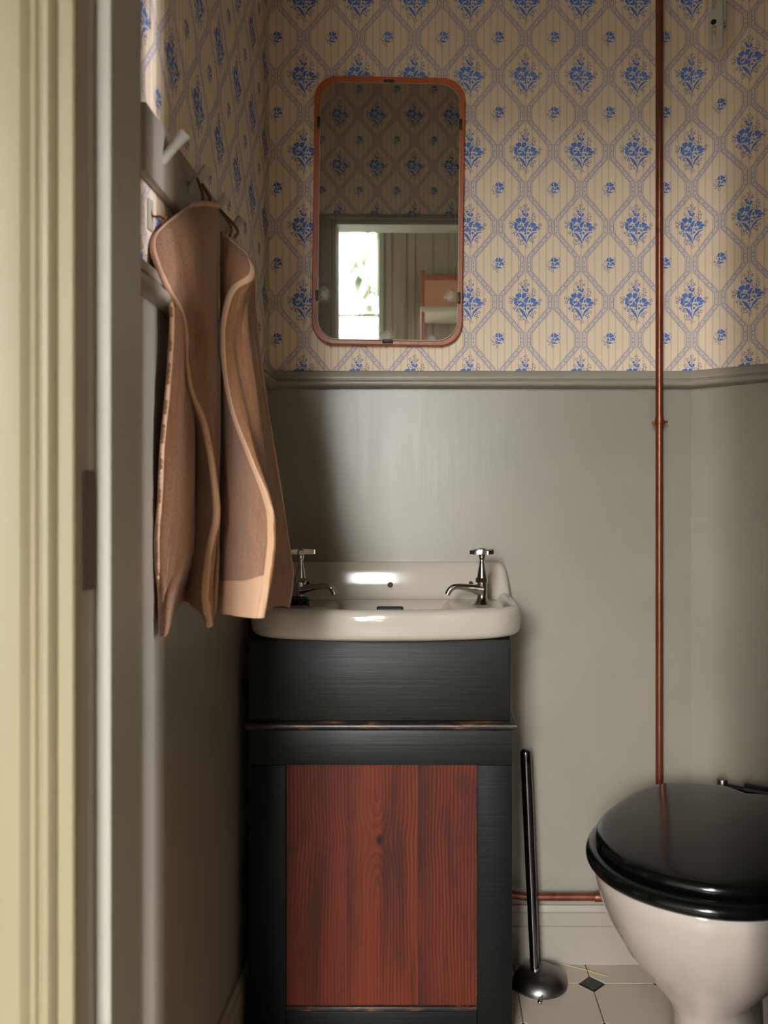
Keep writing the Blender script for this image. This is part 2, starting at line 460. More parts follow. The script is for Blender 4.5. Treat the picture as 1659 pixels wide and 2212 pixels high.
# flowers traced as printed outlines, in units of the horizontal repeat (origin: centre of the bouquet / of the sprig)
def U1(pts): return [((x - 828) / 2206.0, (1064 - y) / 2206.0) for x, y in pts]
def U2(pts): return [((x - 755) / 3972.0, (1041 - y) / 3972.0) for x, y in pts]
BOUQUET = [U1(p) for p in (
 [(445,760),(520,735),(590,705),(645,720),(655,800),(660,880),(625,870),(600,850),(590,960),(540,900),(490,870),(445,830)],
 [(690,760),(740,700),(800,715),(850,710),(860,790),(820,850),(770,930),(735,890),(700,890),(685,830)],
 [(395,900),(440,885),(500,920),(555,965),(500,990),(490,1060),(510,1110),(560,1150),(520,1200),(450,1215),(440,1160),(380,1120),(395,1040),(385,960)],
 [(520,1020),(600,1020),(670,1015),(665,1080),(600,1090),(560,1110),(525,1070)],
 [(700,1035),(745,1045),(770,1110),(800,1160),(770,1200),(720,1240),(660,1225),(580,1250),(545,1240),(600,1170),(680,1130),(690,1090)],
 [(800,1110),(850,1110),(865,1190),(860,1240),(800,1265),(745,1245),(800,1200),(830,1150)],
 [(770,990),(830,910),(900,860),(950,850),(970,880),(920,960),(895,1050),(880,1085),(820,1075),(770,1030)],
 [(955,1000),(985,955),(1015,970),(1015,1050),(1000,1085),(950,1070)],
 [(1040,900),(1080,885),(1160,920),(1235,950),(1245,1000),(1180,1040),(1100,1080),(1060,1085),(1045,1000)],
 [(1120,1110),(1180,1060),(1270,1035),(1320,1070),(1310,1130),(1240,1140),(1180,1125)],
 [(1110,1170),(1150,1145),(1210,1150),(1300,1190),(1220,1215),(1150,1230),(1110,1210)],
 [(980,1180),(1020,1150),(1050,1165),(1035,1230),(1000,1240)],
 [(670,440),(715,410),(755,440),(760,480),(710,500),(680,490)],
 [(710,540),(760,510),(800,540),(805,620),(770,620),(720,580)],
 [(860,550),(905,510),(950,550),(940,620),(890,590)],
 [(830,600),(860,590),(930,630),(880,660),(840,650)],
 [(790,1310),(830,1290),(865,1300),(850,1370),(800,1350)],
 [(890,1275),(940,1270),(990,1300),(940,1360),(905,1340)],
 [(545,1315),(620,1310),(700,1360),(770,1440),(820,1540),(860,1640),(905,1760),(870,1745),(820,1660),(740,1560),(650,1450),(590,1350)],
 [(1300,1275),(1240,1305),(1150,1330),(1080,1420),(1000,1490),(950,1580),(905,1670),(890,1630),(920,1540),(960,1430),(1040,1350),(1130,1295),(1220,1270)],
 [(460,1430),(490,1340),(545,1320),(510,1390),(480,1450)])]
B_DOTS = U1([(860,165),(780,200),(765,245),(820,235),(890,220),(875,295),(760,380),(800,330),(905,345),(860,380),(970,320),(965,395),(890,445),(940,385),
 (650,285),(600,325),(700,310),(640,390),(540,555),(620,550),(665,605),(600,665),(545,605),(715,665),
 (1120,535),(1165,520),(1195,580),(1085,600),(1170,655),(1225,655),(1205,695),(1100,740),(1150,790),(1215,810),(1150,850),(1100,840),(1190,760),(1030,700),(960,685),(890,710),(945,750),(975,790),(905,805),(1000,860),
 (190,855),(235,890),(180,930),(330,855),(370,890),(265,940),(350,980),(215,1005),(245,1050),(195,1060),(220,1110),(290,1100),(310,1050),(330,940),
 (1430,930),(1380,950),(1345,990),(1475,980),(1445,1025),(1410,990),(1370,1060),(1340,1095),(1430,1130),(1385,1150),(1340,1165),
 (410,1245),(480,1250),(350,1280),(440,1300),(340,1330),(385,1330),(395,1385),(550,1410),(590,1450),(530,1450),
 (595,1550),(545,1590),(640,1590),(705,1575),(740,1610),(535,1665),(610,1630),(655,1665),(700,1620),(620,1700),(580,1745),(660,1750),(620,1780),(730,1765),(760,1720),
 (1180,1430),(1245,1455),(1210,1515),(1095,1480),(1130,1530),(1060,1530),(1000,1590),(1040,1640),(1100,1640),(1140,1600),(1155,1670),(1105,1690),
 (920,1150),(965,1155),(915,1190),(1070,1210),(1060,1260),(660,965),(710,960),(690,1270),(760,1340)])
B_LINES = [U1(p) for p in ([(800,480),(815,210)],[(840,490),(970,330)],[(690,390),(640,330)],[(670,670),(580,580)],[(1000,850),(1050,780)],[(1050,780),(1110,690)],[(1110,690),(1135,580)],
 [(1050,780),(1170,800)],[(360,990),(220,900)],[(260,1060),(350,980)],[(1345,1160),(1410,980)],[(500,1290),(360,1320)],[(820,1810),(700,1660)],[(700,1660),(600,1600)],
 [(990,1580),(1120,1520)],[(1120,1520),(1200,1450)],[(1000,1590),(1110,1640)],[(845,1370),(880,1600)],[(830,1780),(835,1940)],[(862,1780),(880,1930)],[(890,1790),(970,1900)],[(810,660),(820,480)])]
SPRIG = [U2(p) for p in (
 [(580,745),(640,640),(690,555),(745,600),(760,680),(745,850),(680,840),(630,800)],
 [(830,540),(860,520),(920,600),(1010,650),(1140,740),(1100,800),(960,830),(880,890),(810,840)],
 [(930,900),(1020,880),(1130,890),(1170,970),(1230,1045),(1090,1085),(1000,1010)],
 [(860,1000),(890,970),(950,1010),(1000,1080),(930,1130),(870,1090)],
 [(640,980),(700,930),(770,930),(800,1000),(800,1080),(745,1120),(720,1030),(660,1030)],
 [(605,1090),(670,1100),(730,1175),(680,1220),(610,1250)],
 [(590,1310),(700,1260),(820,1195),(900,1220),(970,1265),(1060,1295),(1000,1330),(930,1310),(860,1310),(740,1330)])]
S_DOTS = U2([(415,770),(520,775),(580,845),(410,880),(490,850),(375,1000),(315,1085),(375,1170),(470,1170),(430,1250),(520,1250),(425,1360),(510,1360),(480,1410),
 (690,1400),(760,1510),(800,1420),(660,1500),(690,1600),(800,1600),(1110,575),(1215,550),(1180,650),(1245,810),(1210,870),(1160,1140),(1090,1240),(1205,1230)])
S_LINES = [U2(p) for p in ([(590,1310),(430,1110)],[(430,1110),(340,1080)],[(590,1050),(490,850)],[(600,1340),(690,1600)],[(1140,740),(1200,600)])]
HEART = [(0, -0.013), (0.012, 0.001), (0.009, 0.010), (0.0, 0.006), (-0.009, 0.010), (-0.012, 0.001)]

def quad_line(a, b, w=0.0060):
    dx, dy = b[0] - a[0], b[1] - a[1]; L = math.hypot(dx, dy) or 1
    nx, ny = -dy / L * w / 2, dx / L * w / 2
    return [(a[0] + nx, a[1] + ny), (a[0] - nx, a[1] - ny), (b[0] - nx, b[1] - ny), (b[0] + nx, b[1] + ny)]
def dot(p, r=0.0090):
    return [(p[0] + r * math.cos(k * math.pi / 3), p[1] + r * math.sin(k * math.pi / 3)) for k in range(6)]
CELL = []        # (polygon, dark?) of one repeat, centred on the bouquet
def grow(p, k=0.0042):
    cx_ = sum(q[0] for q in p) / len(p); cy_ = sum(q[1] for q in p) / len(p)
    return [(x + (x - cx_) / (math.hypot(x - cx_, y - cy_) or 1) * k, y + (y - cy_) / (math.hypot(x - cx_, y - cy_) or 1) * k) for x, y in p]
CELL += [(grow(p), 0) for p in BOUQUET] + [(dot(p), 1) for p in B_DOTS] + [(quad_line(*l), 1) for l in B_LINES]
sh = lambda p, dx, dy: [(x + dx, y + dy) for x, y in p]
CELL += [(sh(grow(p, 0.0035), 0.5, VR / 2), 0) for p in SPRIG] + [(sh(dot(p, 0.007), 0.5, VR / 2), 1) for p in S_DOTS] + [(sh(quad_line(*l), 0.5, VR / 2), 1) for l in S_LINES]
def band_w(t):
    t = abs(t)
    return 0.4426 if t < 0.1133 else (0.0634 if t > 0.559 else 0.4426 + (t - 0.1133) / (0.559 - 0.1133) * (0.0634 - 0.4426))
tt = -VR / 2 + 0.03
while tt < VR / 2:
    for s_ in (-1, 1): CELL.append((sh(HEART, s_ * band_w(tt), tt), 0))
    tt += 0.0865 if 0.1133 < abs(tt) < 0.559 else 0.112

def clip(poly, k, lim, keep_less):
    out = []
    for i, a in enumerate(poly):
        b = poly[(i + 1) % len(poly)]
        ia = (a[k] <= lim) if keep_less else (a[k] >= lim)
        ib = (b[k] <= lim) if keep_less else (b[k] >= lim)
        if ia: out.append(a)
        if ia != ib:
            f = (lim - a[k]) / (b[k] - a[k])
            out.append((a[0] + (b[0] - a[0]) * f, a[1] + (b[1] - a[1]) * f))
    return out

def wallpaper(wall, u0, u1, z0, z1, ucol, zrow, point, normal):
    """paper sheet (with UVs in repeats) and its print on a wall: u runs along the wall in metres, point(u, z) -> Vector"""
    n = Vector(normal)
    b = MB()
    T = 0.0012
    q = [(u0, z0), (u1, z0), (u1, z1), (u0, z1)]
    uvs = [((u - ucol) / PER, (z - zrow) / (PER * VR)) for u, z in q]
    pts = [point(u, z) + n * T for u, z in q]
    b.face(pts, uvs)
    sheet = b.build('wallpaper', M['wallpaper'], wall)
    V, Fc, Mi = [], [], []
    a0, a1 = (u0 - ucol) / PER, (u1 - ucol) / PER
    c0, c1 = (z0 - zrow) / PER, (z1 - zrow) / PER
    for i in range(math.floor(a0) - 1, math.ceil(a1) + 1):
        for j in range(math.floor(c0 / VR) - 1, math.ceil(c1 / VR) + 2):
            inside = a0 < i - 0.6 and a1 > i + 1.1 and c0 < (j - 0.6) * VR and c1 > (j + 1.1) * VR
            for poly, dk in CELL:
                p = sh(poly, i, j * VR)
                if not inside:
                    for kk, lim, less in ((0, a1, True), (0, a0, False), (1, c1, True), (1, c0, False)):
                        p = clip(p, kk, lim, less)
                        if len(p) < 3: break
                    if len(p) < 3: continue
                k0 = len(V)
                V += [point(ucol + x * PER, zrow + y * PER) + n * (T + 0.00025) for x, y in p]
                Fc.append(list(range(k0, k0 + len(p)))); Mi.append(dk)
    me = bpy.data.meshes.new('wallpaper_print')
    me.from_pydata(V, [], Fc); me.update()
    me.materials.append(M['ink']); me.materials.append(M['ink_dark'])
    me.polygons.foreach_set('material_index', Mi)
    me.transform(WM[wall.name].inverted())
    o = bpy.data.objects.new('wallpaper_print', me); COL.objects.link(o); o.parent = wall
    o['kind'] = 'stuff'
    return sheet

UC = 0.1954; ZROW = 1.9683
back = structure(MB().box((XL - 0.12, YB, -0.1), (BEND.x + 0.2, YB + 0.14, ZC), 0).build('wall_back', M['paint']))
wallpaper(back, XL, BEND.x, ZR - 0.02, ZC, UC, ZROW, lambda u, z: Vector((u, YB, z)), (0, -1, 0))
left = structure(MB().box((XL - 0.14, YF, -0.1), (XL, YB, ZC)).build('wall_left', M['paint']))
wallpaper(left, XL - (YB - YF), XL, ZR - 0.02, ZC, UC, ZROW, lambda u, z: Vector((XL, YB - (XL - u), z)), (1, 0, 0))
# canted wall at the right-hand corner
nrm = Vector((-math.sin(ANG), -math.cos(ANG)))
b = MB()
q2 = [BEND, CORNER2, CORNER2 - nrm * 0.14, BEND - nrm * 0.14]
b.prism(q2, lambda p, d: Vector((p.x, p.y, d)), -0.1, ZC)
cant = structure(b.build('wall_corner', M['paint']))
wallpaper(cant, BEND.x, BEND.x + 0.62, ZR - 0.02, ZC, UC, ZROW,
          lambda u, z: Vector((*(BEND + VDIR * (u - BEND.x)), z)), (nrm.x, nrm.y, 0))
wr = structure(MB().box((XR, YF, -0.1), (XR + 0.14, CORNER2.y + 0.05, ZC)).build('wall_right', M['paint']))
# door wall, between the small room and the hall
fb = MB()
fb.box((-1.35, YH + 0.022, -0.1), (OP_L - 0.025, YF, ZC))
fb.box((OP_R + 0.025, YH + 0.022, -0.1), (HALL_X, YF, ZC))
fb.box((OP_L - 0.025, YH + 0.022, ZD + 0.025), (OP_R + 0.025, YF, ZC))
front = structure(fb.build('wall_front', M['paint']))
wallpaper(front, XL, XR, ZD + 0.016, ZC, -0.06, 1.972, lambda u, z: Vector((u, YF, z)), (0, 1, 0))
wallpaper(front, OP_R + 0.08, XR, ZR - 0.02, ZD + 0.016, -0.06, 1.972, lambda u, z: Vector((u, YF, z)), (0, 1, 0))

ceil = structure(MB().box((-1.5, HALL_Y - 0.15, ZC), (HALL_X + 0.15, YB + 0.14, ZC + 0.1)).build('ceiling', M['plaster']))

# ---- dado rail and skirting, mitred round the room
PATH = [Vector((XL, YF)), Vector((XL, YB)), BEND, CORNER2]
def moulding(name, prof, i, mat, path=PATH, cap=True):
    """profile points (out, z) swept along segment i of the wall line, mitred at the corners"""
    def mitre(k):
        ns = []
        for a in (k - 1, k):
            if 0 <= a < len(path) - 1:
                d = (path[a + 1] - path[a]).normalized(); ns.append(Vector((d.y, -d.x)))
        if len(ns) == 1: return ns[0]
        m = (ns[0] + ns[1]).normalized(); return m / m.dot(ns[0])
    r = []
    for k in (i, i + 1):
        m = mitre(k)
        r.append([Vector((path[k].x + m.x * o_, path[k].y + m.y * o_, z)) for o_, z in prof])
    o = MB().rings(r).build(name, mat, smooth=40)
    return structure(o)
def arc(cx, cz, r, a0, a1, n=6):
    return [(cx + r * math.cos(math.radians(a0 + (a1 - a0) * k / n)), cz + r * math.sin(math.radians(a0 + (a1 - a0) * k / n))) for k in range(n + 1)]
DADO = [(0, ZR), (0.010, ZR)] + arc(0.010, ZR - 0.006, 0.006, 90, 0, 4) + [(0.0165, ZR - 0.008), (0.0185, ZR - 0.0125), (0.0185, ZR - 0.0185), (0.0165, ZR - 0.0195), (0.0165, ZR - 0.0210)] + \
       arc(0.0165, ZR - 0.0285, 0.0075, 80, -80, 8) + [(0.012, ZR - 0.0375), (0, ZR - 0.0385)]
SKIRT = [(0, 0.128), (0.005, 0.128), (0.009, 0.1155), (0.012, 0.114), (0.012, 0.0865), (0.0095, 0.0855), (0.0095, 0.0845), (0.012, 0.0835), (0.012, 0.0), (0, 0.0)]
for i, nm in enumerate(('trim_1', 'trim_2', 'trim_3')):
    moulding(nm, DADO, i, M['paint_trim'])
for i, nm in enumerate(('baseboard_left', 'baseboard_back', 'baseboard_corner')):
    moulding(nm, SKIRT, i, M['paint_trim'])

# ---- floor: clipped cream tiles with small black diamonds, laid in dark grout
floor = structure(MB().box((XL - 0.1, YF - 0.1, -0.12), (XR + 0.1, YB, -0.0025)).build('floor', M['grout']))
PIT, DX0, DY0, DH, GAP = 0.159, 0.327, 1.727, 0.0268, 0.0024
def fclip(poly):
    for kk, lim, less in ((0, XL, False), (0, XR, True), (1, YB - 0.001, True), (1, YF - 0.10, False)):
        poly = clip(poly, kk, lim, less)
        if len(poly) < 3: return None
    # canted wall
    out = []
    sd = lambda p: (Vector(p) - BEND).dot(nrm)
    for i_, a in enumerate(poly):
        c = poly[(i_ + 1) % len(poly)]
        if sd(a) >= 0: out.append(a)
        if (sd(a) >= 0) != (sd(c) >= 0):
            f_ = sd(a) / (sd(a) - sd(c)); out.append((a[0] + (c[0] - a[0]) * f_, a[1] + (c[1] - a[1]) * f_))
    return out if len(out) > 2 else None
def tile(name, poly, mat, top):
    poly = fclip(poly)
    if not poly: return
    c = Vector((sum(p[0] for p in poly) / len(poly), sum(p[1] for p in poly) / len(poly)))
    ins = [tuple(Vector(p) + (c - Vector(p)).normalized() * 0.0012) for p in poly]
    t = MB(); t.rings([[Vector((*p, -0.006)) for p in poly], [Vector((*p, top - 0.0008)) for p in poly], [Vector((*p, top)) for p in ins]])
    t.build(name, mat, floor)
for i in range(-5, 6):
    for j in range(-7, 2):
        x0, y0 = DX0 + i * PIT + GAP / 2, DY0 + j * PIT + GAP / 2
        x1, y1 = x0 + PIT - GAP, y0 + PIT - GAP
        k = DH + 0.0008
        tile('tile', [(x0 + k, y0), (x1 - k, y0), (x1, y0 + k), (x1, y1 - k), (x1 - k, y1), (x0 + k, y1), (x0, y1 - k), (x0, y0 + k)], M['tile'], random.uniform(-0.0003, 0.0003))
        cx_, cy_ = DX0 + i * PIT, DY0 + j * PIT
        h = DH - 0.0008
        tile('diamond_tile', [(cx_ - h, cy_), (cx_, cy_ - h), (cx_ + h, cy_), (cx_, cy_ + h)], M['tile_black'], 0.0)

# ---- door frame: straw-coloured casing on the hall side, grey jambs and stops
door = empty('door_1', (0, YH, 0), kind='structure')
def casing_profile(side):
    """(distance from opening edge, projection toward the hall) seen in plan"""
    return [(0.0, 0.0), (0.0, -0.006), (0.0015, -0.008), (0.0135, -0.008), (0.0148, -0.0045), (0.0170, 0.003), (0.0200, 0.0035), (0.0225, -0.004), (0.0250, -0.0065),
            (0.0300, -0.007), (0.0325, -0.0035), (0.0345, -0.003), (0.0368, -0.0062), (0.0395, -0.006), (0.0415, -0.0025), (0.0435, -0.002), (0.0465, -0.006), (0.0500, -0.0085), (0.0850, -0.0085), (0.0900, -0.011), (0.1000, -0.011), (0.1000, 0.022), (0.0, 0.022)]
for side, edge in ((-1, OP_L), (1, OP_R)):
    pr = casing_profile(side)
    c = MB()
    c.rings([[Vector((edge + side * d, YH + p_, z)) for d, p_ in pr] for z in (0.0, ZD + 0.10)])
    c.build('casing', M['casing'], door, smooth=30)
c = MB(); pr = casing_profile(1)
c.rings([[Vector((x, YH + p_, ZD + d)) for d, p_ in pr] for x in (OP_L - 0.1, OP_R + 0.1)])
c.build('casing', M['casing'], door, smooth=30)
for lo, hi in (((OP_L - 0.025, YH + 0.0225, 0), (OP_L, YJ, ZD)), ((OP_R, YH + 0.0225, 0), (OP_R + 0.025, YJ, ZD)), ((OP_L - 0.025, YH + 0.0225, ZD), (OP_R + 0.025, YJ, ZD + 0.025))):
    MB().box(lo, hi, 0.001, 1).build('jamb', M['paint_trim'], door)
for lo, hi in (((OP_L, YS, 0), (ST_L, YJ, ZD)), ((ST_R, YS, 0), (OP_R, YJ, ZD)), ((ST_L, YS, ST_Z), (ST_R, YJ, ZD))):
    MB().box(lo, hi, 0.002, 2).build('door_stop', M['window_white'], door)
for lo, hi in (((OP_L - 0.045, YJ, 0), (OP_L, YJ + 0.010, ZD + 0.015)), ((OP_R, YJ, 0), (OP_R + 0.06, YJ + 0.010, ZD + 0.015)), ((OP_L, YJ, ZD), (OP_R, YJ + 0.010, ZD + 0.015))):
    MB().box(lo, hi, 0.003, 2).build('inner_casing', M['paint_trim'], door)
MB().box((OP_L, YH, -0.01), (OP_R, YJ, 0.012), 0.003, 2).build('threshold', M['floorboard'], door)
st = MB().box((OP_L + 0.0005, YS - 0.026, 0.925), (OP_L + 0.0015, YS - 0.004, 1.04), 0)
st.build('strike_plate', M['rust'], door)

# ------------------------------------------------------------------ the hall behind the camera (seen in the mirror; its windows light the room)
structure(MB().box((-1.5, HALL_Y - 0.15, -0.12), (HALL_X + 0.15, YF - 0.1, -0.001)).build('floor_hall', M['floorboard']))
hb = MB()
y0_, y1_ = HALL_Y - 0.12, HALL_Y
w = WIN_A
wc_ = WIN_C
hb.box((-1.5, y0_, -0.1), (wc_['x0'], y1_, ZC)); hb.box((w['x1'], y0_, -0.1), (HALL_X + 0.12, y1_, ZC))
hb.box((wc_['x0'], y0_, -0.1), (w['x1'], y1_, wc_['z0'])); hb.box((wc_['x0'], y0_, w['z1']), (w['x1'], y1_, ZC))
hb.box((wc_['x0'], y0_, wc_['z1']), (w['x1'], y1_, w['z0'])); hb.box((wc_['x0'], y0_, w['z0']), (w['x0'], y1_, w['z1']))
hallback = structure(hb.build('wall_hall_back', M['hall_paint']))
structure(MB().box((-1.5, HALL_Y - 0.12, -0.1), (-1.35, YF, ZC)).build('wall_hall_left', M['hall_paint']))
hr = MB(); w2 = WIN_B
hr.box((HALL_X, HALL_Y - 0.12, -0.1), (HALL_X + 0.12, w2['y0'], ZC)); hr.box((HALL_X, w2['y1'], -0.1), (HALL_X + 0.12, YF, ZC))
hr.box((HALL_X, w2['y0'], -0.1), (HALL_X + 0.12, w2['y1'], w2['z0'])); hr.box((HALL_X, w2['y0'], w2['z1']), (HALL_X + 0.12, w2['y1'], ZC))
structure(hr.build('wall_hall_right', M['hall_paint']))
xs = [-0.2916, -0.2419, -0.1428, -0.0827, 0.0359, 0.1419] + [0.1419 + 0.11 * k for k in range(1, 18)]
for a, c_ in zip(xs, xs[1:]):
    MB().box((a + 0.0025, HALL_Y, 0.05), (c_ - 0.0025, HALL_Y + 0.014, ZC - 0.02), 0.004, 2).build('board', M['hall_paint'], hallback)
# the hall's upper window and the added one below it: frames, glazing bars, panes
def hall_window(name, w_, bars, vbars):
    o = empty(name, ((w_['x0'] + w_['x1']) / 2, HALL_Y, w_['z0']), kind='structure')
    t0, t1 = 0.022, 0.010
    f = MB()
    f.box((w_['x0'], y0_, w_['z0']), (w_['x0'] + t0, y1_ - 0.03, w_['z1'])); f.box((w_['x1'] - t1, y0_, w_['z0']), (w_['x1'], y1_ - 0.03, w_['z1']))
    f.box((w_['x0'] + t0, y0_, w_['z0']), (w_['x1'] - t1, y1_ - 0.03, w_['z0'] + t0)); f.box((w_['x0'] + t0, y0_, w_['z1'] - t0), (w_['x1'] - t1, y1_ - 0.03, w_['z1']))
    f.build('window_frame', M['window_white'], o)
    zs_ = [w_['z0'] + t0] + bars + [w_['z1'] - t0]; xs_ = [w_['x0'] + t0] + vbars + [w_['x1'] - t1]
    for b_ in bars: MB().box((xs_[0], y0_ + 0.03, b_ - 0.010), (xs_[-1], y0_ + 0.06, b_ + 0.010), 0.003).build('glazing_bar', M['window_white'], o)
    for b_ in vbars: MB().box((b_ - 0.010, y0_ + 0.031, zs_[0]), (b_ + 0.010, y0_ + 0.059, zs_[-1]), 0.003).build('glazing_bar', M['window_white'], o)
    for a_, c_ in zip(zs_, zs_[1:]):
        for p_, q_ in zip(xs_, xs_[1:]):
            MB().box((p_, y0_ + 0.0435, a_), (q_, y0_ + 0.0465, c_)).build('pane', M['glass'], o)
    return o
wa = hall_window('window_1', WIN_A, [2.347], [])
wc3 = hall_window('window_added', WIN_C, [1.2], [])
MB().box((WIN_C['x0'] - 0.02, y1_ - 0.03, WIN_C['z0'] - 0.03), (WIN_C['x1'] + 0.02, y1_ + 0.04, WIN_C['z0']), 0.005).build('window_sill', M['window_white'], wc3)
MB().box((w['x1'], y1_, 0.15), (w['x1'] + 0.034, y1_ + 0.022, ZC - 0.05), 0.005).build('window_casing', M['window_white'], wa)
# window B at the far end of the hall
wb = empty('window_2', (HALL_X, (w2['y0'] + w2['y1']) / 2, w2['z0']), kind='structure')
f = MB(); X0_, X1_ = HALL_X + 0.04, HALL_X + 0.10
f.box((X0_, w2['y0'], w2['z0']), (X1_, w2['y0'] + 0.008, w2['z1'])); f.box((X0_, w2['y1'] - 0.008, w2['z0']), (X1_, w2['y1'], w2['z1']))
f.box((X0_, w2['y0'], w2['z0']), (X1_, w2['y1'], w2['z0'] + 0.02)); f.box((X0_, w2['y0'], w2['z1'] - 0.02), (X1_, w2['y1'], w2['z1']))
f.build('window_frame', M['window_white'], wb)
MB().box((X0_ + 0.03, w2['y0'] + 0.008, w2['z0'] + 0.02), (X0_ + 0.033, w2['y1'] - 0.008, w2['z1'] - 0.02)).build('pane', M['glass'], wb)
structure(MB().box((-30, -40, -0.5), (40, 30, -0.42)).build('bounce_ground', M['bounce_pale']))  # unseen outdoor ground, made pale to bounce skylight onto the upper wallpaper

# the door leaf, swung right back into the hall; daylight slips through the gap at its hinges
dl = empty('door_2', (0.41, 0.36, 0), kind='structure')
LY0, LY1, LX0, LX1 = 0.00, 0.690, 0.392, 0.428
for lo, hi in (((LX0, LY0, 0.012), (LX1, LY0 + 0.10, ZD - 0.006)), ((LX0, LY1 - 0.10, 0.012), (LX1, LY1, ZD - 0.006))):
    MB().box(lo, hi, 0.002, 1).build('stile', M['casing'], dl)
for z0_, z1_ in ((0.012, 0.22), (0.92, 1.06), (ZD - 0.12, ZD - 0.006)):
    MB().box((LX0, LY0 + 0.10, z0_), (LX1, LY1 - 0.10, z1_), 0.002, 1).build('rail', M['casing'], dl)
for z0_, z1_ in ((0.22, 0.92), (1.06, ZD - 0.12)):
    MB().box((LX0 + 0.010, LY0 + 0.10, z0_), (LX1 - 0.010, LY1 - 0.10, z1_)).build('door_panel', M['casing'], dl)
for sx in (-1, 1):
    MB().tube([((LX0 if sx < 0 else LX1), LY0 + 0.05, 0.99), ((LX0 if sx < 0 else LX1) + sx * 0.045, LY0 + 0.05, 0.99), ((LX0 if sx < 0 else LX1) + sx * 0.05, LY0 + 0.14, 0.99)], 0.008, 10).build('door_handle', M['brass'], dl, smooth=50)
for z_ in (0.25, 1.70):
    MB().tube([(0.422, 0.712, z_), (0.422, 0.712, z_ + 0.07)], 0.006, 10).build('hinge', M['brass'], dl, smooth=50)

# ------------------------------------------------------------------ washstand cabinet
CF = 1.50                                   # front plane of the cabinet
def FX(px, Y=CF): return (px - CX) * Y / F
def FZ(py, Y=CF): return CAMZ - (py - CY) * Y / F
cx0, cx1 = FX(536), FX(1104)
ZTOP, ZB0, ZB1 = 0.765, FZ(1577), FZ(1558)
PX0, PX1, PZ0, PZ1 = FX(617), FX(1031), FZ(2176), FZ(1653)
cab = empty('washstand_cabinet', ((cx0 + cx1) / 2, (CF + YB) / 2, 0), label='black painted wooden washstand cabinet with red pine door panel under the basin', cat='cabinet')
c = MB()
c.box((cx0, CF + 0.022, 0.0), (cx0 + 0.018, YB - 0.02, ZTOP)); c.box((cx1 - 0.018, CF + 0.022, 0.0), (cx1, YB - 0.02, ZTOP))
c.box((cx0 + 0.018, CF + 0.03, 0.03), (cx1 - 0.018, YB - 0.02, 0.05)); c.box((cx0 + 0.018, YB - 0.035, 0.05), (cx1 - 0.018, YB - 0.02, ZTOP))
c.build('carcass', M['black_wood'], cab)
MB().box((cx0, CF, ZB1), (cx1 - 0.001, CF + 0.022, ZTOP), 0.003, 2).build('apron_board', M['black_wood'], cab, smooth=40)
MB().box((cx0, CF, PZ1), (cx1 + 0.002, CF + 0.022, ZB0), 0.0015, 2).build('top_rail', M['black_wood'], cab, smooth=40)
MB().box((cx0, CF, 0.0), (PX0, CF + 0.022, PZ1 - 0.0004), 0.0015, 2).build('stile', M['black_wood_dull'], cab, smooth=40)
MB().box((PX1, CF, 0.0), (cx1 + 0.002, CF + 0.022, PZ1 - 0.0004), 0.0015, 2).build('stile', M['black_wood_dull'], cab, smooth=40)
MB().box((PX0 + 0.0004, CF, 0.0), (PX1 - 0.0004, CF + 0.022, PZ0 - 0.008), 0.0015, 2).build('bottom_rail', M['black_wood_dull'], cab, smooth=40)
# bead moulding along the front and back along the right-hand side
zb, rb = (ZB0 + ZB1) / 2, (ZB1 - ZB0) / 2
bd = MB()
rr = 0.0085
prof = [(-0.004, rb), (0.003, rb)] + [(0.003 + rr * math.cos(math.radians(a)) * 0.9, rr * 0.80 * math.sin(math.radians(a))) for a in range(70, -75, -15)] + [(0.003, -rb), (-0.004, -rb)]
path = [Vector((cx0 - 0.004, YB - 0.02)), Vector((cx0 - 0.004, CF)), Vector((cx1, CF)), Vector((cx1, YB - 0.02))]
rings = []
for k, pt in enumerate(path):
    m_ = {0: Vector((-1, 0)), 1: Vector((-0.0, -1)), 2: Vector((1, -1)), 3: Vector((1, 0))}[k]
    rings.append([Vector((pt.x + m_.x * o_, pt.y + m_.y * o_, zb + z_)) for o_, z_ in prof])
bd.rings(rings[1:]); bd.build('bead_moulding', M['worn_edge'], cab, smooth=50)
# door panel of three red pine boards, set back in the frame
jx = [PX0, FX(748), FX(903), PX1]
kx_, kz_ = FX(815, CF + 0.008), FZ(1815, CF + 0.008)
O_ = WM[cab.name].translation
panel = []
for k in range(3):
    a_, c_ = jx[k], jx[k + 1]
    MB().box((a_, CF + 0.0075 + 0.0006 * (k % 2), PZ0 - 0.004), (c_, CF + 0.018, PZ1)).build('panel_board', mat_red_pine('red_stained_pine', kx_ - O_.x, kz_ - O_.z, (0.30, 0.02, 0.16)[k], a_ - O_.x - (0.02 if k == 0 else 0)), cab)
MB().box((PX0, CF + 0.001, PZ0 - 0.0085), (PX1, CF + 0.012, PZ0 - 0.0005), 0.002, 2).build('worn_ledge', M['worn_edge'], cab, smooth=40)
MB().box((PX1 - 0.0016, CF + 0.0005, PZ0), (PX1, CF + 0.008, PZ1), 0.0005, 1).build('worn_edge_strip', M['worn_edge'], cab)

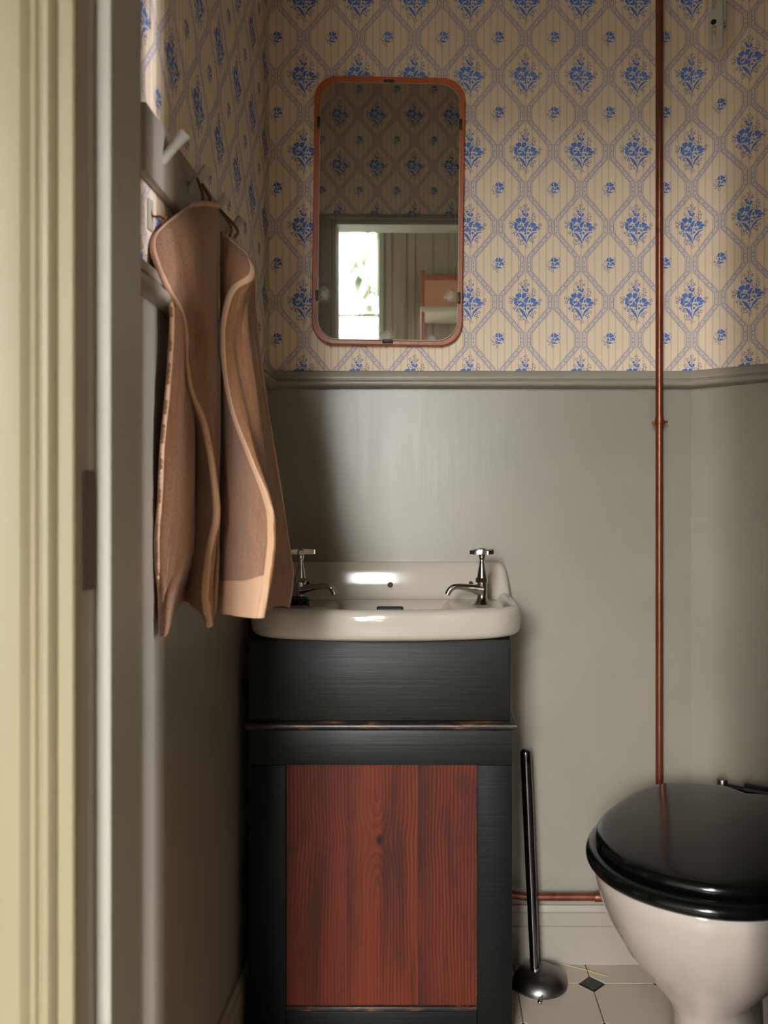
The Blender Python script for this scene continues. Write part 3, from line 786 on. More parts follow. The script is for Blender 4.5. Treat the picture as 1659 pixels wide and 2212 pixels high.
# ------------------------------------------------------------------ basin
BX0, BX1 = -0.357, 0.160
bxc, bhw = (BX0 + BX1) / 2, (BX1 - BX0) / 2
RIM, BOT, UP = 0.824, 0.767, 0.8905
def dfront(dx):
    a = abs(dx); d = 0.358 - 0.058 * (a / bhw) ** 2.2
    r = 0.055; e = a - (bhw - r)
    if e > 0: d -= r - math.sqrt(max(r * r - e * e, 0))
    return d
def basin_z(dx, d, df):
    a = bhw - abs(dx); bfr = df - d
    bxw = 0.130 + (0.2355 - 0.130) * sstep(0.185, 0.275, d)
    q = min(bxw - abs(dx), bfr - 0.045, d - 0.050)
    qs = max(q, 0)
    dep = 0.105 * sstep(0.0, 0.085, qs)
    q2 = min(0.2400 - abs(dx), bfr - 0.016, d - 0.036)
    rec = 0.0125 * sstep(0.0, 0.014, q2)
    z = RIM - rec - dep
    e = abs(dx) - (bhw - 0.028)
    endf = 1.0 if e <= 0 else math.sqrt(max(1 - (min(e, 0.026) / 0.0265) ** 2, 0))
    z += (UP - RIM) * (1 - sstep(0.016, 0.044, d)) * endf
    # rounded outer edge
    r = 0.015; ed = min(a, bfr)
    if ed < r: z -= r - math.sqrt(max(r * r - (r - ed) ** 2, 0))
    # rounded top of the upstand
    if d < 0.008: z -= 0.0
    return z
nx, ny = 200, 130
us = []
for i in range(nx + 1):
    t = i / nx * 2 - 1
    us.append(bhw * math.copysign(0.55 * abs(t) + 0.45 * (1 - (1 - abs(t)) ** 2.2), t))
rows = []
grid = [[None] * (nx + 1) for _ in range(ny + 1)]
for i, dx in enumerate(us):
    df = dfront(dx)
    for j in range(ny + 1):
        v = j / ny
        if v < 0.4: d = 0.07 * (v / 0.4)
        else:
            w_ = (v - 0.4) / 0.6
            d = 0.07 + (df - 0.07) * (1 - (1 - w_) ** 1.35)
        grid[j][i] = Vector((bxc + dx, YB - 0.001 - d, basin_z(dx, d, df)))
bm_ = MB()
bm_.grid(grid)
per = [grid[j][0] for j in range(ny + 1)] + [grid[ny][i] for i in range(1, nx)] + [grid[j][nx] for j in range(ny, -1, -1)]
cen = Vector((bxc, YB - 0.15, 0))
def lower(z, ins):
    out = []
    for p_ in per:
        dd = Vector((p_.x - cen.x, min(p_.y - cen.y, 0.0), 0)); L = dd.length or 1
        out.append(Vector((p_.x - dd.x / L * ins, p_.y - dd.y / L * ins, z)))
    return out
rg = [per, lower(0.797, 0.0), lower(0.780, 0.0010), lower(0.7735, 0.0035), lower(0.7695, 0.008), lower(BOT, 0.016), lower(BOT, 0.08)]
b2 = bmesh.new()
vv = [[b2.verts.new(p_) for p_ in r_] for r_ in rg]
for i in range(len(vv) - 1):
    for j in range(len(per) - 1):
        b2.faces.new((vv[i][j + 1], vv[i][j], vv[i + 1][j], vv[i + 1][j + 1]))
bm_.absorb(b2)
basin = empty('basin', (bxc, YB - 0.18, BOT), label='cream white porcelain washbasin with raised back on the black cabinet', cat='sink')
bo = bm_.build('bowl', M['porcelain'], basin)
bmx = bmesh.new(); bmx.from_mesh(bo.data); bmesh.ops.remove_doubles(bmx, verts=bmx.verts, dist=1e-5); bmesh.ops.recalc_face_normals(bmx, faces=bmx.faces); bmx.to_mesh(bo.data); bmx.free()
bo.data.shade_smooth()
RX = Matrix.Rotation(math.pi / 2, 4, 'X')
def disc_on(px, py, d, r, mat, name):
    p_ = P(px, py, YB - d)
    m_ = MB(); m_.lathe([(r * 0.2, -0.004), (r, -0.004), (r, 0.004), (r * 0.8, 0.0048), (0.0, 0.0046)], p_, 18, RX)
    m_.build(name, mat, basin, smooth=40)
disc_on(843, 1263, 0.036, 0.0058, M['rust'], 'plug_screw')
disc_on(1017, 1260, 0.036, 0.0045, M['dark_hole'], 'fixing_hole')
disc_on(664, 1260, 0.036, 0.0045, M['dark_hole'], 'fixing_hole')
p_ = P(842, 1315, YB - 0.079)
MB().box((p_.x - 0.028, p_.y - 0.004, p_.z - 0.009), (p_.x + 0.028, p_.y + 0.006, p_.z + 0.005), 0.0035, 3).build('overflow_slot', M['dark_hole'], basin, smooth=40)

# ------------------------------------------------------------------ taps
def tap(px, mirror, rot, label):
    Yt = 1.663
    base = Vector(((px - CX) * Yt / F, Yt, 0.8105))
    t = empty('pillar_tap', base, (0, 0, rot), label=label, cat='tap', group='pillar taps on the basin')
    m = MB(); m.lathe([(0.0, 0.0), (0.0212, 0.0), (0.0216, 0.002), (0.0195, 0.0045), (0.0135, 0.010), (0.0105, 0.015), (0.0100, 0.020), (0.0106, 0.032), (0.0104, 0.046), (0.0, 0.046)], n=36)
    m.build('tap_body', M['chrome'], t, smooth=50, local=True)
    m = MB(); m.lathe([(0.0, 0.046), (0.0128, 0.046), (0.0133, 0.050), (0.0128, 0.0555), (0.0, 0.0555)], n=6)
    m.build('hex_nut', M['chrome'], t, local=True)
    m = MB(); m.lathe([(0.0, 0.0555), (0.0110, 0.0555), (0.0095, 0.062), (0.0078, 0.072), (0.0070, 0.074), (0.0066, 0.078), (0.0058, 0.080), (0.0056, 0.085), (0.0044, 0.0885), (0.0043, 0.094), (0.0, 0.094)], n=28)
    m.build('bonnet', M['chrome'], t, smooth=50, local=True)
    s = -1 if mirror else 1
    pts = [(0.0, 0.030), (-0.010, 0.0315), (-0.026, 0.0350), (-0.0433, 0.0382), (-0.055, 0.0385), (-0.063, 0.0360), (-0.069, 0.0300), (-0.073, 0.0225)]
    q = [spline([Vector((s * x_, 0, z_)) for x_, z_ in pts], k / 30) for k in range(31)]
    rad = [spline([0.0130, 0.0110, 0.0078, 0.0064, 0.0060, 0.0060, 0.0060, 0.0058], k / 30) for k in range(31)]
    MB().tube(q, rad, 18).build('spout', M['chrome'], t, smooth=50, local=True)
    h = empty_part = MB()
    h.lathe([(0.0, 0.092), (0.0055, 0.0925), (0.0068, 0.097), (0.0072, 0.104), (0.0072, 0.113), (0.0058, 0.1155), (0.0, 0.116)], n=24)
    for k in range(4):
        R_ = Matrix.Rotation(math.radians(24 + 90 * k), 4, 'Z')
        prof_ = [(0.004, 0.0042, 0.1030, 0.1135), (0.012, 0.0046, 0.1034, 0.1135), (0.026, 0.0056, 0.1035, 0.1128), (0.0285, 0.0052, 0.1042, 0.1120)]
        h.rings([[R_ @ Vector((x_, -w_, z0_)), R_ @ Vector((x_, w_, z0_)), R_ @ Vector((x_, w_ * 0.8, z1_)), R_ @ Vector((x_, -w_ * 0.8, z1_))] if False else
                 [R_ @ Vector((x_, -w_, z0_)), R_ @ Vector((x_, w_, z0_)), R_ @ Vector((x_, w_ * 0.8, z1_)), R_ @ Vector((x_, -w_ * 0.8, z1_))] for x_, w_, z0_, z1_ in prof_])
    h.build('cross_handle', M['chrome'], t, smooth=40, local=True)
    return t
tap(1041, False, math.radians(14), 'chrome cross-head tap on the clear right-hand side of the basin')
tap(650, True, math.radians(-12), 'chrome cross-head tap half hidden behind the towels')
# coiled ball chain round the foot of the tap next to the towels
ch = MB(); cb = P(648, 1303, 1.6225)
for k in range(120):
    a = k * 0.235; rr_ = 0.0175 - 0.0018 * math.sin(k * 0.37) - k * 0.00002
    ch.sphere((cb.x + rr_ * math.cos(a), cb.y + rr_ * 0.72 * math.sin(a), 0.8125 + 0.0018 + 0.00013 * k + 0.0006 * math.sin(k * 1.7)), 0.0021, 8, 6)
co = rebase(ch.build("plug_chain", M["clip"], smooth=60), (cb.x, cb.y, 0.8125))
tag(co, 'coil of small metal plug-chain beads at the foot of a tap', 'chain')

# ------------------------------------------------------------------ mirror
mc = P(839, 455, 1.7915)
mir = empty('wall_mirror', mc, (math.radians(0.1), math.radians(0.75), math.radians(0.5)), label='rounded rectangular wall mirror in a thin teak surround', cat='mirror')
def rrect(w_, h_, r, n=8, cx_=0, cz_=0):
    out = []
    for sx, sz, a0 in ((1, 1, 0), (-1, 1, 90), (-1, -1, 180), (1, -1, 270)):
        for k in range(n + 1):
            a = math.radians(a0 + 90 * k / n)
            out.append((cx_ + sx * (w_ / 2 - r) + r * math.cos(a), cz_ + sz * (h_ / 2 - r) + r * math.sin(a)))
    return out
FWm, FHm = 0.3315, 0.590
f = MB()
L3 = lambda pl, y: [Vector((x_, y, z_)) for x_, z_ in pl]
f.rings([L3(rrect(FWm, FHm, 0.050), 0.012), L3(rrect(FWm, FHm, 0.050), 0.0015), L3(rrect(FWm - 0.003, FHm - 0.003, 0.0485), 0.0)])
sur = f.build('surround', M['teak'], mir, smooth=40, local=True)
GW, GH, gx_, gz_ = 0.3085, 0.5645, 0.0015, -0.0035
g = MB(); g.rings([L3(rrect(GW, GH, 0.047, 10, gx_, gz_), 0.0), L3(rrect(GW, GH, 0.047, 10, gx_, gz_), -0.0045)], True, True)
g.build('glass_edge', M['mirror_edge'], mir, local=True)
g = MB(); g.rings([L3(rrect(GW - 0.0028, GH - 0.0028, 0.0458, 10, gx_, gz_), -0.0040), L3(rrect(GW - 0.0028, GH - 0.0028, 0.0458, 10, gx_, gz_), -0.0052)])
g.build('mirror_glass', M['mirror'], mir, local=True)
for px_, pz_, ver in ((-0.002, GH / 2 - 0.001, 0), (0.002, -GH / 2 - 0.0055, 0), (-GW / 2 - 0.0005, 0.190, 1), (-GW / 2 + 0.0005, -0.190, 1), (GW / 2 + 0.0018, 0.190, 1), (GW / 2 + 0.003, -0.190, 1)):
    hw_, hh_ = (0.003, 0.0112) if ver else (0.0112, 0.003)
    MB().box((px_ - hw_, -0.0085, pz_ - hh_), (px_ + hw_, 0.0, pz_ + hh_), 0.001, 2).build('clip', M['clip'], sur, smooth=40, local=True)

# ------------------------------------------------------------------ peg rail on the left wall
by0, by1, bz0, bz1, bxf = 1.008, 1.458, 1.4225, 1.509, -0.3605
pr_ = empty('peg_rail', (XL, (by0 + by1) / 2, (bz0 + bz1) / 2), label='grey painted peg rail with four pegs on the left wall', cat='coat rack')
MB().box((XL + 0.0015, by0, bz0), (bxf, by1, bz1), 0.003, 2).build('backboard', M['paint_trim'], pr_, smooth=40)
for Yp in (1.075, 1.183, 1.287, 1.384):
    a_ = Vector((bxf - 0.004, Yp, 1.462)); t_ = Vector((-0.3315, Yp - 0.004, 1.4985))
    dv_ = (t_ - a_)
    q = [a_, a_ + dv_ * 0.15, a_ + dv_ * 0.6, a_ + dv_ * 0.94, t_]
    MB().tube(q, [0.0066, 0.0060, 0.0062, 0.0078, 0.0070], 18).build('peg', M['peg'], pr_, smooth=50)

# small brass hook on its plate beside the rail
hk = empty('brass_hook', (XL, 1.055, 1.388), label='tiny brass hook below the near end of the peg rail', cat='hook')
MB().box((XL + 0.0015, 1.047, 1.365), (XL + 0.0045, 1.063, 1.405), 0.0012, 2).build('back_plate', M['peg'], hk, smooth=40)
hp = [Vector((XL + 0.003, 1.055, 1.392)), Vector((XL + 0.005, 1.055, 1.3845)), Vector((XL + 0.010, 1.055, 1.3825)), Vector((XL + 0.016, 1.055, 1.3825)), Vector((XL + 0.021, 1.055, 1.379)), Vector((XL + 0.024, 1.055, 1.383))]
MB().tube([spline(hp, k / 16) for k in range(17)], 0.0017, 8).build('hook_wire', M['brass'], hk, smooth=60)

# ------------------------------------------------------------------ towels
def towel(name, cols, mat, hems, bands, label, pleat, seed):
    """cols: per column a list of (px, py, depth) from top to bottom; a pleated sheet is lofted through them"""
    top = P(*cols[0][0])
    t = empty(name, Vector((top.x, cols[0][0][2], 0.80)), label=label, cat='towel', group='towels on the peg rail')
    C = [[P(*q) for q in c_] for c_ in cols]
    nu, nv = 16 * (len(cols) - 1), 110
    out_dir = Vector((0.55, -0.83, 0))
    rows_ = []
    for j in range(nv + 1):
        v_ = j / nv
        line = [spline(c_, v_) for c_ in C]
        r_ = []
        for i in range(nu + 1):
            p_ = spline(line, i / nu)
            k_ = sstep(0.02, 0.22, v_)
            ph = 2 * math.pi * (i / 16.0 * pleat) + 1.5 * noise.noise(Vector((i * 0.02, v_ * 2.2, seed))) + seed
            d_ = 0.0042 * math.sin(ph) * k_ * (0.6 + 0.6 * noise.noise(Vector((seed, i * 0.05, v_ * 3))))
            d_ += noise.noise(Vector((i * 0.13 + seed, v_ * 5.0, seed))) * 0.0050 * k_
            d_ += noise.noise(Vector((i * 0.6 + seed, v_ * 26.0, seed + 5))) * 0.0012
            p_ = p_ + out_dir * d_
            p_.x = max(p_.x, XL + 0.006 + (0.017 if 1.415 < p_.z < 1.52 else 0))
            r_.append(p_)
        rows_.append(r_)
    MBo = MB(); MBo.grid(rows_)
    ob = MBo.build('cloth', mat, t, smooth=180)
    so = ob.modifiers.new('thickness', 'SOLIDIFY'); so.thickness = 0.0042; so.offset = 0
    def walk(row, i0, dist):
        """point on a row of the sheet at a signed arc distance from column i0"""
        i, s_, left = i0, (1 if dist > 0 else -1), abs(dist)
        while 0 <= i + s_ <= nu:
            L = (row[i + s_] - row[i]).length
            if L >= left: return row[i].lerp(row[i + s_], left / max(L, 1e-9))
            left -= L; i += s_
        return row[i].copy()
    for (i0, w0, w1, j0, j1, th) in hems:               # narrow flat hems running down a ridge or an edge
        a = []
        for j in range(int(j0 * nv), int(j1 * nv) + 1):
            a.append([walk(rows_[j], i0, w0 + (w1 - w0) * k / 5) for k in range(6)])
        hb_ = MB(); hb_.grid(a)
        ho = hb_.build('hem', M['hem'], ob, smooth=180)
        s2 = ho.modifiers.new('thickness', 'SOLIDIFY'); s2.thickness = th; s2.offset = 0
    for (i0, i1, j0, j1, th) in bands:                  # flat woven border across the bottom or the top
        hb_ = MB(); hb_.grid([rows_[j][i0:i1 + 1] for j in range(int(j0 * nv), int(j1 * nv) + 1)])
        ho = hb_.build('border', M['hem'], ob, smooth=180)
        s2 = ho.modifiers.new('thickness', 'SOLIDIFY'); s2.thickness = th; s2.offset = 0
    return t

# near towel, on the second peg: front hem (ridge), fold at the right, back layer by the wall
A = [
 [(425,446,1.150),(352,520,1.085),(364,610,1.075),(372,690,1.080),(362,830,1.075),(350,960,1.070),(344,1090,1.070),(337,1190,1.070),(346,1290,1.076),(349,1374,1.078)],   # back hem by the wall
 [(430,445,1.165),(380,520,1.115),(392,610,1.115),(396,690,1.110),(390,830,1.095),(382,960,1.085),(376,1090,1.082),(366,1190,1.080),(356,1290,1.074),(353,1374,1.076)],
 [(438,443,1.178),(420,520,1.160),(420,610,1.160),(416,690,1.150),(413,830,1.130),(412,960,1.115),(410,1090,1.112),(405,1190,1.110),(370,1290,1.082),(360,1366,1.080)],
 [(448,441,1.185),(438,520,1.180),(436,610,1.195),(432,690,1.205),(428,830,1.205),(426,960,1.205),(426,1090,1.205),(424,1190,1.205),(404,1255,1.190),(392,1300,1.170)],    # deep inside
 [(434,440,1.160),(398,520,1.125),(404,610,1.125),(414,690,1.170),(418,830,1.175),(422,960,1.175),(420,1090,1.170),(418,1190,1.165),(420,1270,1.155),(434,1325,1.135)],
 [(418,443,1.132),(333,516,1.060),(350,604,1.055),(393,690,1.110),(408,830,1.112),(441,930,1.122),(467,1095,1.128),(452,1190,1.128),(443,1280,1.128),(452,1357,1.130)],    # front hem
 [(434,438,1.138),(386,505,1.080),(404,600,1.080),(428,690,1.123),(438,830,1.123),(455,930,1.135),(471,1095,1.150),(466,1190,1.150),(462,1270,1.150),(461,1330,1.145)],
 [(454,438,1.150),(436,500,1.112),(446,600,1.120),(455,690,1.140),(460,830,1.145),(465,930,1.155),(468,1095,1.158),(468,1190,1.158),(466,1260,1.158),(462,1312,1.155)],
 [(470,441,1.172),(472,505,1.158),(472,600,1.170),(470,690,1.175),(471,830,1.178),(472,930,1.182),(472,1095,1.185),(472,1190,1.185),(470,1250,1.185),(467,1300,1.180)],
]
nuA = 16 * (len(A) - 1)
ta = towel('hand_towel', A, M['terry_pink'],
      [(80, -0.0035, 0.0060, 0.0, 1.0, 0.0060), (0, 0.0, 0.0050, 0.08, 1.0, 0.0058)],
      [(80, nuA, 0.0, 0.028, 0.0058)],
      'tan terry hand towel hanging nearest the door, ending in two points', 0.9, 3.1)
# farther towel, between the third and fourth pegs
B = [
 [(478,498,1.230),(478,560,1.220),(478,640,1.225),(478,730,1.230),(480,860,1.227),(480,980,1.225),(478,1090,1.223),(476,1190,1.220),(474,1270,1.217),(472,1322,1.215)],
 [(490,512,1.225),(490,566,1.200),(482,640,1.205),(482,730,1.205),(484,860,1.205),(490,980,1.195),(490,1090,1.185),(490,1190,1.178),(488,1270,1.174),(486,1327,1.172)],
 [(512,530,1.228),(516,580,1.195),(492,642,1.190),(482,735,1.180),(490,860,1.180),(510,980,1.165),(528,1090,1.152),(532,1190,1.146),(526,1270,1.144),(520,1332,1.143)],
 [(532,552,1.235),(543,594,1.200),(498,634,1.176),(481,735,1.160),(500,870,1.145),(540,985,1.132),(579,1090,1.122),(585,1170,1.118),(576,1260,1.118),(562,1336,1.120)],    # front hem
 [(536,560,1.242),(546,600,1.212),(522,650,1.186),(508,740,1.165),(530,870,1.150),(556,985,1.146),(582,1090,1.146),(588,1170,1.148),(580,1255,1.150),(570,1325,1.152)],
 [(539,568,1.252),(547,604,1.232),(536,665,1.214),(540,750,1.192),(556,870,1.188),(572,985,1.205),(586,1090,1.238),(590,1170,1.255),(589,1250,1.262),(588,1312,1.262)],
 [(541,576,1.268),(547,608,1.258),(543,672,1.246),(552,758,1.230),(568,870,1.236),(584,985,1.258),(600,1090,1.284),(610,1180,1.300),(612,1250,1.306),(606,1308,1.308)],
 [(543,584,1.290),(548,612,1.290),(551,672,1.286),(560,758,1.284),(576,870,1.292),(592,985,1.308),(611,1100,1.330),(626,1200,1.345),(631,1240,1.348),(624,1312,1.348)],
]
nuB = 16 * (len(B) - 1)
tb = towel('hand_towel', B, M['terry'],
      [(48, -0.0040, 0.0065, 0.04, 1.0, 0.0060), (nuB, -0.0040, 0.0, 0.1, 1.0, 0.0058)],
      [(0, 48, 0.872, 1.0, 0.0056), (0, 48, 0.0, 0.02, 0.0056)],
      'tan terry hand towel with a banded hem, hanging beside the basin', 0.8, 9.4)
# hanging loops over the pegs
for (towel_, px_, py_, Yp, top_) in ((ta, 440, 441, 1.160, (1.183, 1.4790)), (tb, 500, 506, 1.235, (1.287, 1.4790))):
    a_ = P(px_, py_, Yp); pk = Vector((-0.3455, top_[0], top_[1] + 0.0065))
    lp = [a_ + Vector((-0.003, 0, -0.004)), a_ + Vector((-0.002, 0.002, 0.014)), pk + Vector((-0.001, -0.007, -0.004)), pk, pk + Vector((0, 0.007, -0.005)), a_ + Vector((0.006, 0.010, 0.012)), a_ + Vector((0.004, 0.004, -0.004))]
    MB().tube([spline(lp, k / 24) for k in range(25)], 0.0022, 8).build('hanging_loop', M['leather'], towel_, smooth=60)

# ------------------------------------------------------------------ toilet, standing on the canted corner
RT = Vector((0.612, 1.5915))
wc = empty('toilet', (RT.x, RT.y, 0), (0, 0, -ANG), label='white porcelain toilet with a black lid, standing in the corner', cat='toilet')
def egg(n, hw, hf, hr, ct, expr=3.0, notch=0.0, cs=0.0):
    """outline in local coordinates: x across, y = minus distance forward"""
    out = []
    for k in range(n):
        a = 2 * math.pi * k / n
        s_, c_ = math.sin(a), math.cos(a)
        e = 2.0 if c_ > 0 else expr
        x_ = hw * math.copysign(abs(s_) ** (2 / (e if c_ <= 0 else 2.15)), s_)
        t_ = ct + (hf if c_ > 0 else hr) * math.copysign(abs(c_) ** (2 / (e if c_ <= 0 else 2.15)), c_)
        if notch and c_ < 0: t_ += notch * math.exp(-(x_ / 0.030) ** 2)
        out.append((x_ + cs, -t_))
    return out
def ring3(o_, z): return [Vector((x_, y_, z)) for x_, y_ in o_]
N_ = 96
pan = MB()
levels = [(0.0, .078, .150, .150, .215), (0.012, .078, .150, .150, .215), (0.03, .068, .128, .135, .222), (0.08, .063, .120, .125, .226), (0.15, .0625, .120, .122, .230), (0.183, .066, .124, .124, .232), (0.206, .079, .134, .132, .236),
          (0.238, .108, .156, .150, .240), (0.285, .141, .190, .182, .246), (0.342, .170, .222, .215, .250), (0.366, .177, .230, .225, .252), (0.395, .184, .237, .238, .254), (0.412, .186, .239, .243, .255), (0.420, .183, .236, .240, .255)]
pan.rings([ring3(egg(N_, *lv[1:]), lv[0]) for lv in levels])
pan.box((-0.10, -0.06, 0.30), (0.10, 0.118, 0.418), 0.03, 4)
pan.box((-0.055, -0.10, 0.0), (0.055, 0.09, 0.33), 0.03, 4)
pan.build('bowl', M['porcelain_white'], wc, smooth=60, local=True)
st_ = MB()
so_ = lambda k: egg(N_, .2000 * k, .245 * k, .250 * k, .255)
inn = egg(N_, .112, .150, .140, .265, 2.2)
st_.rings([ring3(inn, 0.4215), ring3(so_(0.985), 0.4215), ring3(so_(1.0), 0.4260), ring3(so_(1.003), 0.4310), ring3(so_(0.995), 0.4370), ring3(so_(0.970), 0.4410), ring3(so_(0.93), 0.4425), ring3(egg(N_, .118, .156, .146, .265, 2.2), 0.4420), ring3(inn, 0.4215)], False, False)
st_.build('seat', M['black_gloss'], wc, smooth=60, local=True)
ld = MB()
lo_ = lambda k: egg(N_, .1880 * k, .222 * k, .248 * k, .253, 3.0, 0.024 * k)
ld.rings([ring3(lo_(0.90), 0.4430), ring3(lo_(0.975), 0.4430), ring3(lo_(1.0), 0.4465), ring3(lo_(1.0), 0.4520), ring3(lo_(0.992), 0.4570), ring3(lo_(0.972), 0.4605), ring3(lo_(0.94), 0.4625), ring3(lo_(0.88), 0.4640), ring3(lo_(0.7), 0.4665), ring3(lo_(0.45), 0.4690), ring3(lo_(0.2), 0.4705), ring3(lo_(0.02), 0.4710)])
lid_o = ld.build('lid', M['black_gloss'], wc, smooth=60, local=True)
for s_ in (-1, 1):
    m = MB(); m.lathe([(0.0, 0.417), (0.0105, 0.417), (0.0105, 0.4575), (0.0098, 0.4590), (0.0, 0.4592)], (s_ * 0.062 - 0.0, 0.028, 0), 28)
    m.build('hinge_post', M['brushed'], wc, smooth=40, local=True)
m = MB(); m.tube([(-0.062, 0.026, 0.4460), (0.062, 0.026, 0.4460)], 0.0065, 14); m.build('hinge_bar', M['black_plastic'], wc, smooth=50, local=True)
m = MB(); m.tube([(-0.018, 0.024, 0.4475), (-0.016, 0.024, 0.4475), (0.036, 0.024, 0.4475), (0.038, 0.024, 0.4475)], [0.011, 0.0135, 0.0135, 0.011], 20); m.build('hinge_barrel', M['black_plastic'], lid_o, smooth=50, local=True)

# ------------------------------------------------------------------ copper pipes
Yp = YB - 0.030
xp = (1424.5 - CX) * Yp / F; R_P = 0.0084
cp = empty('copper_pipe', (xp, Yp, 0.40), label='thin upright copper pipe running up the wall', cat='pipe')
run1 = MB().tube([(xp, Yp, 0.36), (xp, Yp, ZC)], R_P, 24).build('pipe_run', M['copper'], cp, smooth=60)
zc_ = CAMZ - (910 - CY) * Yp / F
MB().lathe([(0.0, -0.0085), (R_P + 0.0012, -0.0085), (R_P + 0.0014, -0.007), (R_P + 0.0014, 0.007), (R_P + 0.0012, 0.0085), (0, 0.0085)], (xp, Yp, zc_), 24).build('pipe_collar', M['copper'], run1, smooth=40)
cl = MB(); cl.box((xp - 0.0145, Yp + 0.004, zc_ - 0.006), (xp + 0.0145, Yp + 0.007, zc_ + 0.001), 0.001, 1)
cl.tube([(xp + 0.008, Yp - 0.002, zc_ - 0.001), (xp + 0.017, Yp - 0.002, zc_ - 0.001)], 0.0028, 10)
cl.box((xp - 0.004, Yp + 0.006, zc_ - 0.004), (xp + 0.004, YB, zc_ + 0.004))
cl.build('pipe_clip', M['brass'], cp, smooth=40)
Yq = YB - 0.034; zq = CAMZ - (1937.5 - CY) * Yq / F
cq = empty('copper_pipe', (0.2, Yq, zq), label='short level copper pipe low on the wall behind the brush', cat='pipe')
xa, xm, xe = (1060 - CX) * Yq / F, (1136 - CX) * Yq / F, (1289 - CX) * Yq / F
run2 = MB().tube([(xa, Yq, zq + 0.012), (xm - 0.02, Yq, zq + 0.004), (xm, Yq, zq + 0.0005), (xe, Yq, zq), (xe + 0.16, Yq, zq)], R_P, 24).build('pipe_run', M['copper'], cq, smooth=60)
RY = Matrix.Rotation(math.pi / 2, 4, 'Y')
MB().lathe([(0, 0), (R_P + 0.0015, 0), (R_P + 0.0018, 0.001), (R_P + 0.0018, 0.016), (0, 0.016)], (xe - 0.004, Yq, zq), 24, RY).build('pipe_collar', M['copper'], run2, smooth=40)

# ------------------------------------------------------------------ toilet brush on a domed foot
tbx, tby = (1166 - CX) * 1.727 / F, 1.727
br = empty('toilet_brush', (tbx, tby, 0), label='slim dark chrome toilet brush with a low domed foot', cat='toilet brush')
m = MB(); m.lathe([(0.0, 0.0005), (0.0585, 0.0005), (0.0588, 0.003), (0.0565, 0.010), (0.050, 0.019), (0.040, 0.026), (0.026, 0.0315), (0.012, 0.0338), (0.0, 0.034)], (tbx, tby, 0), 56)
foot_o = m.build('domed_foot', M['brushed'], br, smooth=60)
hb0 = Vector(((1155 - CX) * 1.727 / F, 1.722, 0.024)); ht0 = P(1131.5, 1640, 1.741); ht0 = Vector((ht0.x + 0.004, 1.741, 0.486))
q = [hb0.lerp(ht0, k / 20) for k in range(21)]
q += [ht0 + (ht0 - hb0).normalized() * d_ for d_ in (0.003, 0.006, 0.0075)]
rd = [0.0094 + 0.0024 * math.sin(math.pi * min(k / 20, 1) * 0.55) for k in range(21)] + [0.0108, 0.0082, 0.002]
MB().tube(q, rd, 24).build('handle', M['dark_chrome'], br, smooth=60)
MB().lathe([(0, 0.026), (0.0108, 0.026), (0.0112, 0.031), (0.0095, 0.038), (0, 0.038)], (hb0.x + 0.0005, hb0.y, 0), 28).build('collar', M['chrome'], br, smooth=50)
kb = P(1166, 2174, 1.652)
m = MB(); m.tube([(tbx, tby - 0.052, 0.008), (kb.x, kb.y, 0.0062)], 0.0022, 10); m.sphere((kb.x, kb.y, 0.0058), 0.0052, 16, 12)
m.build('ball_toe', M['chrome'], foot_o, smooth=60)

# ------------------------------------------------------------------ window stay hanging by the canted wall
sy = 1.705
sb = P(1545, 112, sy)
sr = math.radians(-28)
sty = empty('window_stay', (sb.x, sy, sb.z), (0, 0, sr), label='cream painted slotted window stay hanging at the upper right', cat='window stay')
H_ = 2.30 - sb.z; hw_ = 0.0148
def slotplate(mb, outer, slots, y0, y1):
    """flat bar with two long slots: four quads-worth of strips around each slot"""
    x0, x1, z0, z1 = outer
    zs = [z0]
    for a_, c_ in slots: zs += [a_, c_]
    zs.append(z1)
    for k in range(len(zs) - 1):
        if k % 2 == 0: mb.box((x0, y0, zs[k]), (x1, y1, zs[k + 1]))
        else:
            mb.box((x0, y0, zs[k]), (x0 + 0.0085, y1, zs[k + 1])); mb.box((x1 - 0.0125, y0, zs[k]), (x1, y1, zs[k + 1]))
m = MB()
foot = [(-hw_, 0.006), (-hw_ + 0.002, 0.0015), (-hw_ + 0.007, -0.001), (hw_ - 0.003, 0.0045), (hw_, 0.0075), (hw_, 0.0128), (-hw_, 0.0128)]
m.prism(foot, lambda p_, d_: Vector((p_[0], d_, p_[1])), -0.002, 0.002)
slotplate(m, (-hw_, hw_, 0.0128, H_), [(0.0130, 0.054), (0.089, H_ - 0.03)], -0.002, 0.002)
m.build('slotted_bar', M['stay_paint'], sty, local=True)
m = MB(); m.box((hw_ - 0.004, 0.003, 0.0075), (hw_ + 0.0016, 0.0062, H_), 0.001, 1); m.box((hw_ - 0.002, 0.006, 0.066), (hw_ + 0.006, 0.009, H_), 0.001, 1)
m.build('folded_arm', M['stay_paint'], sty, local=True)
m = MB(); m.lathe([(0, 0), (0.0056, 0), (0.0056, 0.0015), (0.0045, 0.0032), (0.0030, 0.0030), (0.0022, 0.0040), (0, 0.0040)], (-0.003, -0.002, 0.062), 20, Matrix.Rotation(math.pi / 2, 4, 'X') @ Matrix.Rotation(0, 4, 'Z'))
m.build('rivet', M['clip'], sty, smooth=40, local=True)
# bracket at the top, above the picture, holding it to the canted wall
m = MB(); m.box((-0.02, -0.004, H_ - 0.005), (0.02, 0.085, H_ + 0.015), 0.003, 2)
m.build('bracket', M['stay_paint'], sty, smooth=40, local=True)

